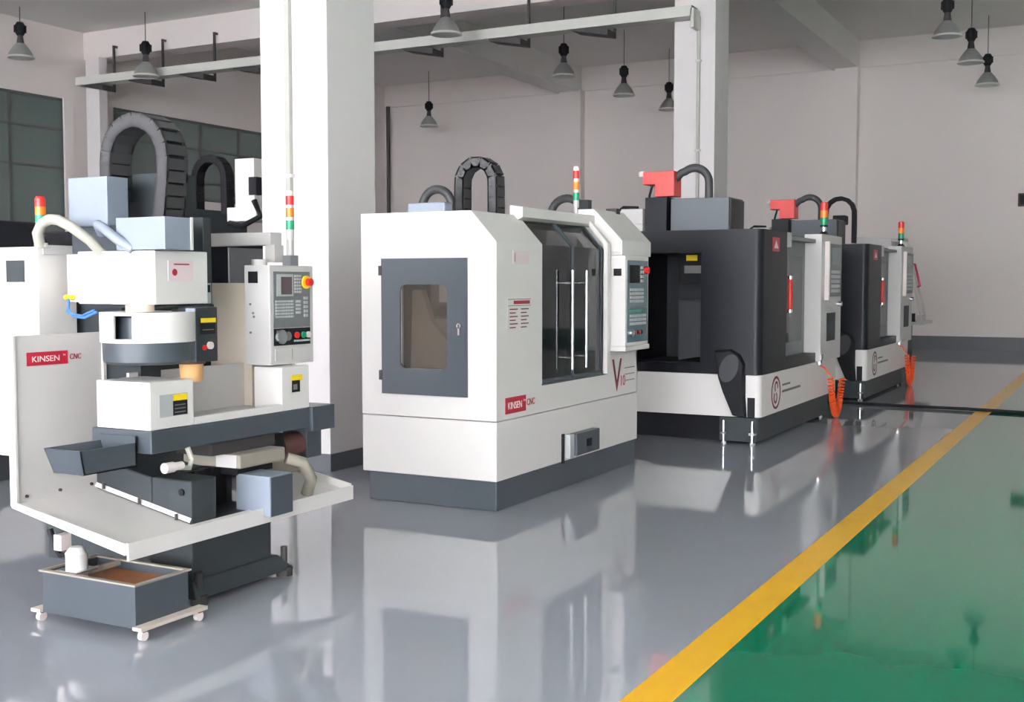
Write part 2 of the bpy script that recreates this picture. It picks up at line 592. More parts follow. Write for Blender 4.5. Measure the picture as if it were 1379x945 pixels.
LZ = 6.0
for x, y, top, lab in ((-19.35, 15.78, CZ1, 'unlit high bay lamp hanging near the tinted window corner'),
                       (-17.52, 17.26, CZ1, 'unlit high bay lamp hanging above the cable chain arches'),
                       (-10.2, 16.76, CZ1, 'unlit high bay lamp hanging just in front of the cable tray'),
                       (-17.6, 27.97, CZ2, 'small far high bay lamp hanging on a long cable by the end wall'),
                       (-10.85, 22.64, CZ2, 'unlit high bay lamp hanging just behind the cable tray'),
                       (-10.7, 25.6, CZ2, 'middle high bay lamp of the row left of the tray-end pillar'),
                       (-10.55, 28.2, CZ2, 'unlit high bay lamp half hidden by the tray-end pillar'),
                       (-3.07, 22.28, CZ2, 'largest high bay lamp of the three over the aisle end'),
                       (-3.0, 25.13, CZ2, 'middle high bay lamp of the three over the aisle end'),
                       (-3.0, 28.1, CZ2, 'high bay lamp of the aisle three closest to the end wall')):
    lamp(x, y, 5.72 if 16 < y < 18 else LZ, top, lab)

wbx = box('wall_sensor', IRON, None, -2.42, -2.1, YF - 0.16, YF - 0.06 + 0.06, 3.38, 3.68, bevel=0.01)
tag(wbx, 'small dark box fixed to the end wall above the aisle', 'wall box')
box('faceplate', BLK, wbx, -2.38, -2.14, YF - 0.175, YF - 0.16, 3.42, 3.64)

fc = MB().tube([(-3.75, 15.5, 0.02), (-3.35, 15.62, 0.02), (-2.7, 15.5, 0.02), (-1.82, 15.47, 0.024), (-1.1, 15.38, 0.022), (0.5, 15.2, 0.022), (2.5, 15.3, 0.022)], 0.02, 8).build('floor_cable', BLK, None, smooth=True)
tag(fc, 'black cable lying across the floor and the yellow line', 'cable')


# ================================================================== machine A: white enclosed machining centre
def control_keys(panel_parent, xf, y0, y1, z0, z1, rows, cols, name='keypad'):
    m = MB()
    for r in range(rows):
        for c in range(cols):
            ya = y0 + (y1 - y0) * (c + 0.12) / cols
            yb = y0 + (y1 - y0) * (c + 0.85) / cols
            za = z0 + (z1 - z0) * (r + 0.15) / rows
            zb = z0 + (z1 - z0) * (r + 0.82) / rows
            m.box(xf, xf + 0.006, ya, yb, za, zb)
    return m.build(name, KEYL, panel_parent)


def brand_plate(parent, x, y, z, w, h):
    p = box('brand_plate', BRAND, parent, x, x + 0.004, y, y + w, z, z + h)
    p['label'] = 'red brand plate reading KINSEN'
    text('lettering', 'KINSEN', h * 0.62, (x + 0.0045, y + w * 0.10, z + h * 0.27), INK, p, xs=w * 0.76 / (h * 0.62 * 3.72))
    text('trade_mark', 'TM', h * 0.18, (x + 0.0045, y + w * 0.87, z + h * 0.62), INK, p)
    t = text('brand_suffix', 'CNC', h * 0.60, (x + 0.001, y + w * 1.05, z + h * 0.30), REDINK, parent, xs=0.85, shear=0.15)
    return p


def make_white_machine():
    ox, oy = -3.88, 7.03
    R = empty('machining_center', (ox, oy, 0))
    tag(R, 'white enclosed machining center with slate side door and smoked glass front doors', 'machine', 'machining centers in the workshop')
    U = lambda u: ox + u
    V = lambda v: oy + v
    B = lambda nm, mt, p, u0, u1, v0, v1, z0, z1, bv=0.0: box(nm, mt, p, U(u0), U(u1), V(v0), V(v1), z0, z1, bv)
    L = 2.6
    B('plinth', SLT, R, -1.09, -0.012, 0.02, L - 0.02, 0.0, 0.215, 0.006)
    B('lower_skirt', WHT, R, -1.135, 0.0, 0.0, L, 0.212, 0.630, 0.006)
    # left end plate with chamfered top and the hole for the side window
    zt, zc = 2.106, 1.886
    wu0, wu1, wz0, wz1 = -0.787, -0.389, 0.985, 1.589
    m = MB()
    y0, y1 = V(0), V(0.03)
    m.prism_y([(U(-1.135), 0.637), (U(0), 0.637), (U(0), wz0), (U(-1.135), wz0)], y0, y1)
    m.prism_y([(U(-1.135), wz0), (U(wu0), wz0), (U(wu0), wz1), (U(-1.135), wz1)], y0, y1)
    m.prism_y([(U(wu1), wz0), (U(0), wz0), (U(0), wz1), (U(wu1), wz1)], y0, y1)
    m.prism_y([(U(-1.135), wz1), (U(0), wz1), (U(0), zc), (U(-0.203), zt), (U(-1.135), zt)], y0, y1)
    m.build('side_panel', WHT, R)
    # front left panel with chamfer
    m = MB()
    m.prism_y([(U(-0.03), 0.637), (U(0), 0.637), (U(0), zc), (U(-0.203), zt), (U(-0.24), zt), (U(-0.03), zc - 0.015)], V(0.03), V(0.705))
    m.build('front_panel', WHT, R)
    B('roof', WHT, R, -1.135, -0.205, 0.03, L, zt - 0.03, zt)
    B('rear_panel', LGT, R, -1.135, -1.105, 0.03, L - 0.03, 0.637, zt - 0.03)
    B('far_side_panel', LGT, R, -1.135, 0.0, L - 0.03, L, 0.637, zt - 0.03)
    B('front_sill', WHT, R, -0.03, 0.0, 0.705, L - 0.03, 0.637, 0.835)
    B('door_track', SLT, R, -0.05, 0.004, 0.70, 1.92, 0.835, 0.848)
    # right hand front pillar and hood
    B('right_front_panel', WHT, R, -0.03, 0.0, 1.90, L, 0.835, 1.83)
    prof = [(-0.14, 2.222), (0.12, 1.955), (0.12, 1.83), (-0.03, 1.83), (-0.03, 1.86), (-0.30, 2.108), (-0.30, 2.222)]
    MB().prism_y([(U(u), z) for u, z in prof], V(1.95), V(L)).build('control_hood', WHT, R, bevel=0.004)
    prof = [(-0.185, 2.13), (-0.16, 2.15), (0.035, 1.93), (0.035, 0.845), (0.0, 0.845), (0.0, 1.915)]
    MB().prism_y([(U(u), z) for u, z in prof], V(1.845), V(1.90)).build('door_post', WHT, R)
    # raised trim over the door
    MB().prism_y([(U(-0.24), 2.07), (U(-0.17), 2.07), (U(-0.13), 2.09), (U(-0.13), 2.165), (U(-0.24), 2.18)], V(0.64), V(1.95)).build('door_top_trim', WHT, R, bevel=0.004)
    # sliding doors: smoked glass, bent over the chamfer
    for k, (v0, v1) in enumerate(((0.712, 1.266), (1.278, 1.842))):
        m = MB()
        m.prism_y([(U(-0.028), 0.85), (U(-0.02), 0.85), (U(-0.02), 1.885), (U(-0.205), 2.09), (U(-0.213), 2.085), (U(-0.028), 1.88)], V(v0), V(v1))
        d = m.build('sliding_door', DGLASS, R)
        d['label'] = 'smoked glass sliding door leaf'
        ve = v1 - 0.006 if k == 0 else v0 + 0.006
        fr = MB()
        for va in ((v0, v0 + 0.012), (v1 - 0.012, v1)):
            fr.prism_y([(U(-0.03), 0.85), (U(-0.012), 0.85), (U(-0.012), 1.889), (U(-0.20), 2.096), (U(-0.212), 2.088), (U(-0.03), 1.88)], V(va[0]), V(va[1]))
        fr.box(U(-0.03), U(-0.012), V(v0), V(v1), 0.85, 0.875)
        fr.build('door_edge', SLT, d)
        vh = 1.14 if k == 0 else 1.40
        h = MB().cyl((U(0.045), V(vh), 0.93), (U(0.045), V(vh), 1.70), 0.013, n=12)
        hd = h.build('handle', STEEL, d, smooth=True)
        for z in (1.02, 1.60): MB().cyl((U(-0.02), V(vh), z), (U(0.045), V(vh), z), 0.010, n=10).build('handle_standoff', STEEL, hd, smooth=True)
    # side door
    du0, du1, dz0, dz1 = -0.948, -0.229, 0.796, 1.777
    m = MB()
    yd0, yd1 = V(-0.018), V(-0.001)
    m.box(U(du0), U(du1), yd0, yd1, dz0, wz0).box(U(du0), U(du1), yd0, yd1, wz1, dz1)
    m.box(U(du0), U(wu0), yd0, yd1, wz0, wz1).box(U(wu1), U(du1), yd0, yd1, wz0, wz1)
    c = 0.05
    for (cu, cz, su, sz) in ((wu0, wz0, 1, 1), (wu1, wz0, -1, 1), (wu0, wz1, 1, -1), (wu1, wz1, -1, -1)):
        pts = [(cu, cz)]
        for i in range(6):
            a = i / 5 * PI / 2
            pts.append((cu + su * c * (1 - math.sin(a)), cz + sz * c * (1 - math.cos(a))))
        m.prism_y([(U(a), b) for a, b in pts], yd0, yd1)
    d = m.build('side_door', SLT, R)
    d['label'] = 'slate grey side door with a rounded window'
    box('window_pane', SGLASS, d, U(wu0 - 0.01), U(wu1 + 0.01), V(0.004), V(0.008), wz0 - 0.01, wz1 + 0.01)
    for z in (0.93, 1.69): B('hinge', IRON, d, du0 - 0.02, du0 + 0.005, -0.025, -0.001, z - 0.035, z + 0.035)
    k = MB().cyl((U(-0.28), V(-0.018), 1.30), (U(-0.28), V(-0.045), 1.30), 0.018, n=12).box(U(-0.287), U(-0.273), V(-0.045), V(-0.035), 1.235, 1.31)
    k.build('latch', STEEL, d)
    # inside: column, head, table and way covers seen through the glass
    I = B('interior_lining', INT, R, -1.10, -0.06, 0.045, L - 0.04, 0.64, 0.66)
    B('back_lining', INT, R, -1.10, -1.08, 0.045, L - 0.04, 0.66, 2.06)
    B('column', CAST, R, -1.07, -0.78, 0.85, 1.65, 0.66, 2.0)
    hd = B('spindle_head', LGT, R, -0.78, -0.34, 1.02, 1.45, 1.45, 2.0, 0.01)
    MB().cyl((U(-0.55), V(1.23), 1.45), (U(-0.55), V(1.23), 1.22), 0.09, 0.06, 18).build('spindle_nose', STEEL, hd, smooth=True)
    MB().lathe((U(-0.66), V(0.52)), [(0.0, 1.34), (0.30, 1.34), (0.30, 1.12), (0.24, 1.06), (0.0, 1.06)], 24).build('tool_drum', CAST, R, smooth=True)
    MB().prism_y([(U(-0.80), 0.95), (U(-0.40), 0.95), (U(-0.42), 1.12), (U(-0.62), 1.32), (U(-0.70), 1.55), (U(-0.78), 1.55)], V(0.14), V(0.2)).build('drum_guard', CAST, R)
    B('inner_cover', LGT, R, -0.60, -0.40, 0.22, 0.25, 1.46, 1.62)
    B('table', CAST, R, -0.68, -0.24, 0.35, 2.2, 0.86, 0.95, 0.004)
    B('saddle', DRK, R, -0.75, -0.15, 0.9, 1.6, 0.67, 0.86)
    MB().tube([(U(-0.14), V(1.0), 1.75), (U(-0.13), V(1.03), 1.5), (U(-0.12), V(1.08), 1.2), (U(-0.16), V(1.1), 1.0)], 0.012, 8).build('coolant_line', STEEL, R, smooth=True)
    # control box
    cb = B('control_box', WHT, R, 0.0, 0.15, 1.95, 2.47, 1.07, 1.828, 0.006)
    B('lower_ledge', WHT, cb, 0.0, 0.16, 1.94, 2.48, 1.03, 1.07, 0.004)
    B('fan_grille', BLK, cb, 0.045, 0.115, 1.944, 1.95, 1.66, 1.72)
    pf = U(0.15)
    pn = box('control_panel', SCRT, cb, pf, pf + 0.005, V(1.99), V(2.44), 1.10, 1.79)
    pf += 0.005
    box('screen', BLK, pn, pf, pf + 0.004, V(2.03), V(2.24), 1.60, 1.75)
    control_keys(pn, pf, V(2.27), V(2.34), 1.60, 1.75, 4, 2)
    control_keys(pn, pf, V(2.03), V(2.34), 1.43, 1.56, 4, 8)
    box('bezel', KEYB, pn, pf, pf + 0.004, V(2.01), V(2.42), 1.385, 1.40)
    box('override_strip', GRN, pn, pf, pf + 0.003, V(2.02), V(2.30), 1.355, 1.375)
    control_keys(pn, pf, V(2.03), V(2.40), 1.24, 1.34, 3, 9)
    e = MB().cyl((pf, V(2.39), 1.71), (pf + 0.03, V(2.39), 1.71), 0.03, n=16)
    e.build('emergency_stop', RED, pn, smooth=True)
    MB().cyl((pf, V(2.07), 1.18), (pf + 0.02, V(2.07), 1.18), 0.035, n=16).build('handwheel', STEEL, pn, smooth=True)
    for i in range(4):
        MB().cyl((pf, V(2.16 + 0.045 * i), 1.18), (pf + 0.012, V(2.16 + 0.045 * i), 1.18), 0.016, n=12).build('push_button', RED if i % 2 == 0 else BLK, pn, smooth=True)
    # labels and printing
    lb = B('instruction_label', PINK, R, 0.0, 0.003, 0.24, 0.49, 1.735, 1.83)
    B('label_print', GREYINK, lb, 0.003, 0.004, 0.262, 0.27, 1.75, 1.815)
    w = B('warning_decal', WHT, R, 0.0, 0.002, 0.16, 0.52, 1.255, 1.49)
    B('decal_heading', REDINK, w, 0.002, 0.003, 0.25, 0.50, 1.45, 1.475)
    B('decal_rule', GREYINK, w, 0.002, 0.003, 0.165, 0.515, 1.482, 1.487)
    B('decal_rule', GREYINK, w, 0.002, 0.003, 0.165, 0.515, 1.437, 1.441)
    m = MB()
    for c0 in (0.19, 0.36):
        for i in range(6):
            m.box(U(0.002), U(0.003), V(c0), V(c0 + 0.12 - 0.03 * (i % 2)), 1.41 - 0.026 * i, 1.418 - 0.026 * i)
    m.build('decal_print', MAROON, w)
    brand_plate(R, U(0.001), V(0.125), 0.675, 0.31, 0.115)
    g = text('model_mark', 'V', 0.40, (U(0.001), V(2.03), 0.68), MAROON, R, xs=0.85)
    text('model_number', '10', 0.13, (U(0.001), V(2.20), 0.715), BRAND, R, xs=0.9)
    m = MB()
    for i in range(3): m.box(U(0.001), U(0.002), V(2.30), V(2.53), 0.75 + 0.055 * i, 0.757 + 0.055 * i)
    m.build('model_lines', GREYINK, R)
    # coolant access box
    vb = B('vent_box', SLT, R, 0.0, 0.07, 1.18, 1.62, 0.245, 0.42, 0.006)
    B('vent_recess', BLK, vb, 0.07, 0.072, 1.36, 1.46, 0.30, 0.36)
    B('side_bracket', KEYL, vb, 0.0, 0.05, 1.10, 1.17, 0.235, 0.42)
    B('slot', BLK, vb, 0.0, 0.012, 1.04, 1.075, 0.20, 0.43)
    # seam screws
    # on the roof: cable chain, motor with hose arch, small junction boxes, signal tower
    xa, xb, th = -4.80, -4.41, 0.085
    ra = (xb - xa - th) / 2
    path = [(xa + th / 2, 2.11), (xa + th / 2, 2.30)] + arc((xa + xb) / 2, 2.60 - th / 2 - ra, ra, PI, 0, 12) + [(xb - th / 2, 2.3), (xb - th / 2, 2.11)]
    cable_chain(path, 8.0, 8.13, th, 13, R)
    mt = box('axis_motor', LSL, R, -4.89, -4.56, 7.46, 7.58, zt, zt + 0.10, 0.01)
    MB().tube([(-4.88, 7.66, 2.1)] + [(x, 7.66, z) for x, z in arc(-4.75, 2.19, 0.13, PI, 0, 14)] + [(-4.62, 7.66, 2.1)], 0.034, 10).build('hose_arch', CHN, R, smooth=True)
    MB().tube([(-4.58, 9.3, 2.1)] + [(x, 9.3, z) for x, z in arc(-4.425, 2.19, 0.155, PI, 0, 14)] + [(-4.27, 9.3, 2.1)], 0.036, 10).build('hose_arch', CHN, R, smooth=True)
    box('junction_box', DRK, R, -4.2, -4.13, 9.1, 9.18, zt, 2.33 - 0.02)
    box('junction_box', IRON, R, -4.1, -4.0, 9.42, 9.5, zt, 2.25)
    tower(R, -4.17, 8.95, zt, 0.026, LENSES, 0.065, 0.026, 'pole')
    return R


make_white_machine()


# ================================================================== machine B: charcoal machining centre with white skirt
def make_dark_machine(loc, label):
    ox, oy = -3.2, 11.16
    R = empty('machining_center', (ox, oy, 0))
    tag(R, label, 'machine', 'machining centers in the workshop')
    U = lambda u: ox + u
    V = lambda v: oy + v
    B = lambda nm, mt, p, u0, u1, v0, v1, z0, z1, bv=0.0: box(nm, mt, p, U(u0), U(u1), V(v0), V(v1), z0, z1, bv)
    L = 3.25
    zt = 2.13

    def rc(u0, u1, v0, v1, r):
        pts = [(u0, v0)]
        for i in range(7):
            a = -PI / 2 + i / 6 * PI / 2
            pts.append((u1 - r + r * math.cos(a), v0 + r + r * math.sin(a)))
        return [(U(a), V(b)) for a, b in pts + [(u1, v1), (u0, v1)]]
    # base
    B('base', BLK, R, -1.9, -0.42, 0.25, L - 0.3, 0.0, 0.27)
    MB().prism_z(rc(-0.42, -0.03, 0.02, L - 0.25, 0.04), 0.03, 0.262).build('base_block', DRK, R)
    # white skirt
    m = MB()
    m.prism_y([(U(-2.2), 0.275), (U(-0.24), 0.275), (U(-0.24), 0.40), (U(-0.37), 0.69), (U(-2.2), 0.69)], V(0.0), V(0.05))
    m.prism_z(rc(-0.15, 0.0, 0.0, L, 0.07), 0.275, 0.69)
    sk = m.build('skirt', WHT, R, smooth=True)
    B('skirt_notch', BLK, R, -0.13, -0.055, -0.004, 0.02, 0.275, 0.47)
    B('skirt_backing', BLK, R, -2.2, -0.15, 0.06, 0.1, 0.27, 0.70)
    # charcoal shell
    MB().prism_z(rc(-0.62, 0.0, 0.0, 0.92, 0.08), 0.695, zt).build('corner_housing', CHA, R, smooth=True)
    B('lintel', CHA, R, -2.2, -0.62, 0.0, 0.9, 1.905, zt)
    B('side_sill', CHA, R, -2.2, -0.62, 0.0, 0.9, 0.695, 0.78)
    B('rear_post', CHA, R, -2.2, -1.30, 0.0, 0.9, 0.78, 1.905)
    B('roof', CHA, R, -2.2, -0.16, 0.92, L, zt - 0.03, zt)
    B('back_shell', CHA, R, -2.2, -2.15, 0.9, L, 0.695, zt)
    B('far_side', CHA, R, -2.15, -0.16, L - 0.05, L, 0.695, zt - 0.03)
    # inside the side opening
    B('inner_wall', INT, R, -1.30, -0.62, 0.86, 0.9, 0.78, 1.905)
    B('inner_floor', BLK, R, -1.30, -0.62, 0.10, 0.86, 0.78, 0.80)
    hd = B('spindle_cover', BLK, R, -0.98, -0.66, 0.35, 0.75, 1.60, 1.90)
    B('warning_label', YEL, hd, -0.90, -0.78, 0.346, 0.35, 1.83, 1.89)
    B('label_print', GREYINK, hd, -0.92, -0.74, 0.346, 0.35, 1.70, 1.78)
    MB().cyl((U(-0.70), V(0.5), 1.42), (U(-0.70), V(0.5), 1.62), 0.06, n=16).build('spindle', STEEL, R, smooth=True)
    MB().prism_y([(U(-0.96), 0.80), (U(-0.65), 0.86), (U(-0.65), 1.42), (U(-0.96), 1.42)], V(0.3), V(0.7)).build('way_cover', INT, R)
    # black swing-out chute on the side
    m = MB()
    pts = [(-0.47, 0.93), (-0.42, 0.66), (-0.37, 0.52), (-0.26, 0.28), (-0.13, 0.27), (-0.16, 0.66), (-0.15, 0.80), (-0.20, 0.90), (-0.30, 0.95)]
    m.poly([(U(a), V(-0.001), b) for a, b in pts], [(U(-0.3 + (a + 0.3) * 0.9), V(-0.07), 0.6 + (b - 0.6) * 0.95) for a, b in pts])
    ch = m.build('swing_chute', BLK, R, bevel=0.008)
    m = MB()
    ell = [(-0.30 + 0.095 * math.cos(a) + 0.03 * math.sin(a), 0.76 + 0.14 * math.sin(a)) for a in [2 * PI * i / 20 for i in range(20)]]
    m.prism_y([(U(a), b) for a, b in ell], V(-0.078), V(-0.07))
    m.build('chute_window', INT, ch)
    # levelling bolts
    for u, v in ((-0.36, -0.03), (-0.07, -0.03), (-0.07, L - 0.5)):
        k = MB().cyl((U(u), V(v), 0.0), (U(u), V(v), 0.24), 0.013, n=10).cyl((U(u), V(v), 0.0), (U(u), V(v), 0.03), 0.035, n=12).box(U(u - 0.03), U(u + 0.03), V(v - 0.02), V(v + 0.06), 0.10, 0.125)
        k.build('levelling_bolt', STEEL, R)
    # emblem on the skirt
    em = MB()
    for r0, r1 in ((0.17, 0.145),):
        for i in range(28):
            a0, a1 = 2 * PI * i / 28, 2 * PI * (i + 1) / 28
            q = lambda r, a: (V(0.56 + r * math.cos(a)), 0.48 + r * math.sin(a))
            em.prism_x([q(r0, a0), q(r0, a1), q(r1, a1), q(r1, a0)], U(0.0), U(0.003))
    e = em.build('emblem', MAROON, R)
    sw = MB()
    for cv, cz_, a0, a1 in ((0.575, 0.535, -0.3, 1.25 * PI), (0.545, 0.43, 0.7 * PI, 2.3 * PI)):
        for i in range(14):
            b0, b1 = a0 + (a1 - a0) * i / 14, a0 + (a1 - a0) * (i + 1) / 14
            q = lambda r, a: (V(cv + r * math.cos(a)), cz_ + r * math.sin(a))
            sw.prism_x([q(0.062, b0), q(0.062, b1), q(0.040, b1), q(0.040, b0)], U(0.0), U(0.003))
    sw.build('emblem_swirl', MAROON, e)
    m = MB().box(U(0.0), U(0.002), V(0.80), V(1.12), 0.53, 0.55).box(U(0.0), U(0.002), V(0.80), V(1.55), 0.46, 0.485)
    m.build('skirt_print', GREYINK, R)
    box('corner_logo', BRAND, R, U(0.0), U(0.004), V(0.36), V(0.62), 1.92, 2.06)['label'] = 'small red logo plate'
    MB().prism_x([(V(0.41), 1.95), (V(0.57), 1.95), (V(0.49), 2.03)], U(0.004), U(0.006)).build('logo_mark', PINK, R)
    # front door
    d = B('front_door', KEYB, R, -0.18, -0.14, 0.92, 2.24, 0.78, 2.06, 0.004)
    B('door_window', DGLASS, d, -0.14, -0.136, 1.45, 2.1, 0.95, 1.90)
    h = MB().tube([(U(-0.14), V(1.18), 1.64), (U(-0.03), V(1.18), 1.64), (U(-0.03), V(1.18), 1.32), (U(-0.14), V(1.18), 1.32)], 0.028, 10)
    h.build('door_handle', RED, d, smooth=True)
    s = MB()
    for z in (1.285, 1.64): s.cyl((U(-0.03), V(1.18), z), (U(-0.03), V(1.18), z + 0.035), 0.031, n=12)
    s.build('handle_ferrule', STEEL, d, smooth=True)
    B('front_sill', CHA, R, -0.18, -0.005, 0.92, 2.24, 0.692, 0.80)
    B('front_lintel', KEYB, R, -0.18, -0.02, 0.92, 2.24, 2.06, 2.10)
    B('hinge_block', LGT, R, -0.08, 0.0, 0.93, 1.1, 1.98, 2.13)
    # control column
    cc = B('control_column', LGT, R, -0.15, 0.05, 2.24, L + 0.02, 0.695, 2.16, 0.008)
    pn = B('control_panel', KEYB, cc, 0.05, 0.075, 2.45, 3.16, 1.44, 2.06)
    B('panel_side', INK, cc, 0.05, 0.10, 2.40, 2.45, 1.40, 2.08)
    pf = U(0.075)
    B('screen', SCRT, pn, 0.075, 0.08, 2.62, 3.05, 1.82, 2.02)
    control_keys(pn, pf, V(2.6), V(3.08), 1.48, 1.76, 5, 7)
    B('lower_hatch', DRK, cc, 0.05, 0.056, 2.52, 2.95, 0.92, 1.25)
    MB().cyl((U(0.05), V(3.1), 1.35), (U(0.1), V(3.1), 1.35), 0.03, n=12).build('handwheel', STEEL, cc)
    v = MB().box(U(0.0), U(0.06), V(2.26), V(2.34), 0.72, 0.78).cyl((U(0.02), V(2.30), 0.78), (U(0.02), V(2.30), 0.9), 0.025, n=10).cyl((U(0.03), V(2.30), 0.66), (U(0.03), V(2.30), 0.72), 0.03, n=10)
    v.build('air_regulator', STEEL, R)
    tower(R, U(-0.05), V(2.75), 2.16, 0.045, LENSES, 0.085, 0.0, 'cone')
    # orange coiled air hose hanging at the far end
    pts = []
    ctrl = []
    for i in range(41):
        t = i / 40
        ctrl.append((U(0.12), V(2.46 + 0.62 * t), 0.04 + 0.40 * (2 * t - 1) ** 2 + (0.06 if t < 0.5 else 0) * (1 - 2 * t)))
    N = 600
    for i in range(N + 1):
        t = i / N * 40
        k = min(39, int(t)); f = t - k
        c = Vector(ctrl[k]).lerp(Vector(ctrl[k + 1]), f)
        d_ = (Vector(ctrl[k + 1]) - Vector(ctrl[k])).normalized()
        n1 = Vector((1, 0, 0)); n2 = d_.cross(n1)
        a = 2 * PI * 38 * i / N
        pts.append(c + (n1 * math.cos(a) + n2 * math.sin(a)) * 0.028)
    MB().tube(pts, 0.0125, 5).build('coiled_air_hose', ORHOSE, R, smooth=True)
    MB().tube([(U(0.0), V(2.38), 0.66), (U(0.06), V(2.41), 0.62), (U(0.12), V(2.45), 0.52)], 0.010, 6).build('hose_lead', ORHOSE, R, smooth=True)
    # roof: column cover, motor box, red motor, hoses, tool changer motor
    cvr = B('column_cover', SLT, R, -1.30, -0.64, 0.95, 1.45, zt, 2.52, 0.006)
    B('cover_side', CHA, cvr, -0.64, -0.62, 0.97, 1.43, zt, 2.50)
    B('head_cover', CHA, R, -1.58, -1.33, 0.9, 1.3, zt, 2.54, 0.006)
    rm = MB().prism_y([(U(-1.60), 2.68), (U(-1.46), 2.68), (U(-1.46), 2.545), (U(-1.24), 2.545), (U(-1.24), 2.82), (U(-1.60), 2.82)], V(0.88), V(1.12)).build('red_motor', CORAL, R, bevel=0.006)
    rm['label'] = 'red painted spindle motor'
    box('motor_cap', INK, rm, U(-1.66), U(-1.60), V(0.92), V(1.08), 2.77, 2.83)
    MB().tube([(U(-1.26), V(1.0), 2.74), (U(-1.2), V(1.0), 2.80)] + [(U(x), V(1.0), z) for x, z in arc(-1.05, 2.68, 0.17, PI * 0.7, 0, 12)] + [(U(-0.88), V(1.0), 2.5)], 0.045, 10).build('hose_arch', CHN, R, smooth=True)
    MB().tube([(U(-1.50), V(0.93), 2.70), (U(-1.54), V(0.93), 2.56), (U(-1.56), V(0.93), 2.40), (U(-1.57), V(0.93), 2.2)], 0.014, 8).build('cable', BLK, R, smooth=True)
    tm = B('tool_changer_motor', LGT, R, -1.86, -1.60, 0.88, 1.1, 2.25, 2.42, 0.008)
    B('mount_block', LGT, tm, -1.80, -1.60, 0.88, 1.1, zt, 2.25)
    MB().tube([(U(-1.66), V(0.9), 2.43), (U(-1.84), V(0.9), 2.44), (U(-1.93), V(0.9), 2.38), (U(-1.92), V(0.9), 2.30), (U(-1.84), V(0.9), 2.28)], 0.018, 8).build('motor_cable', BLK, tm, smooth=True)
    R.location = loc
    return R


m3 = make_dark_machine((-3.2, 11.16, 0), 'charcoal machining center with white skirt and red motor beside the white one')
m4 = copy_tree(m3)
m4.location = (-3.16, 16.1, 0)
m4['label'] = 'charcoal machining center with white skirt further down beside the slanted guard frame'


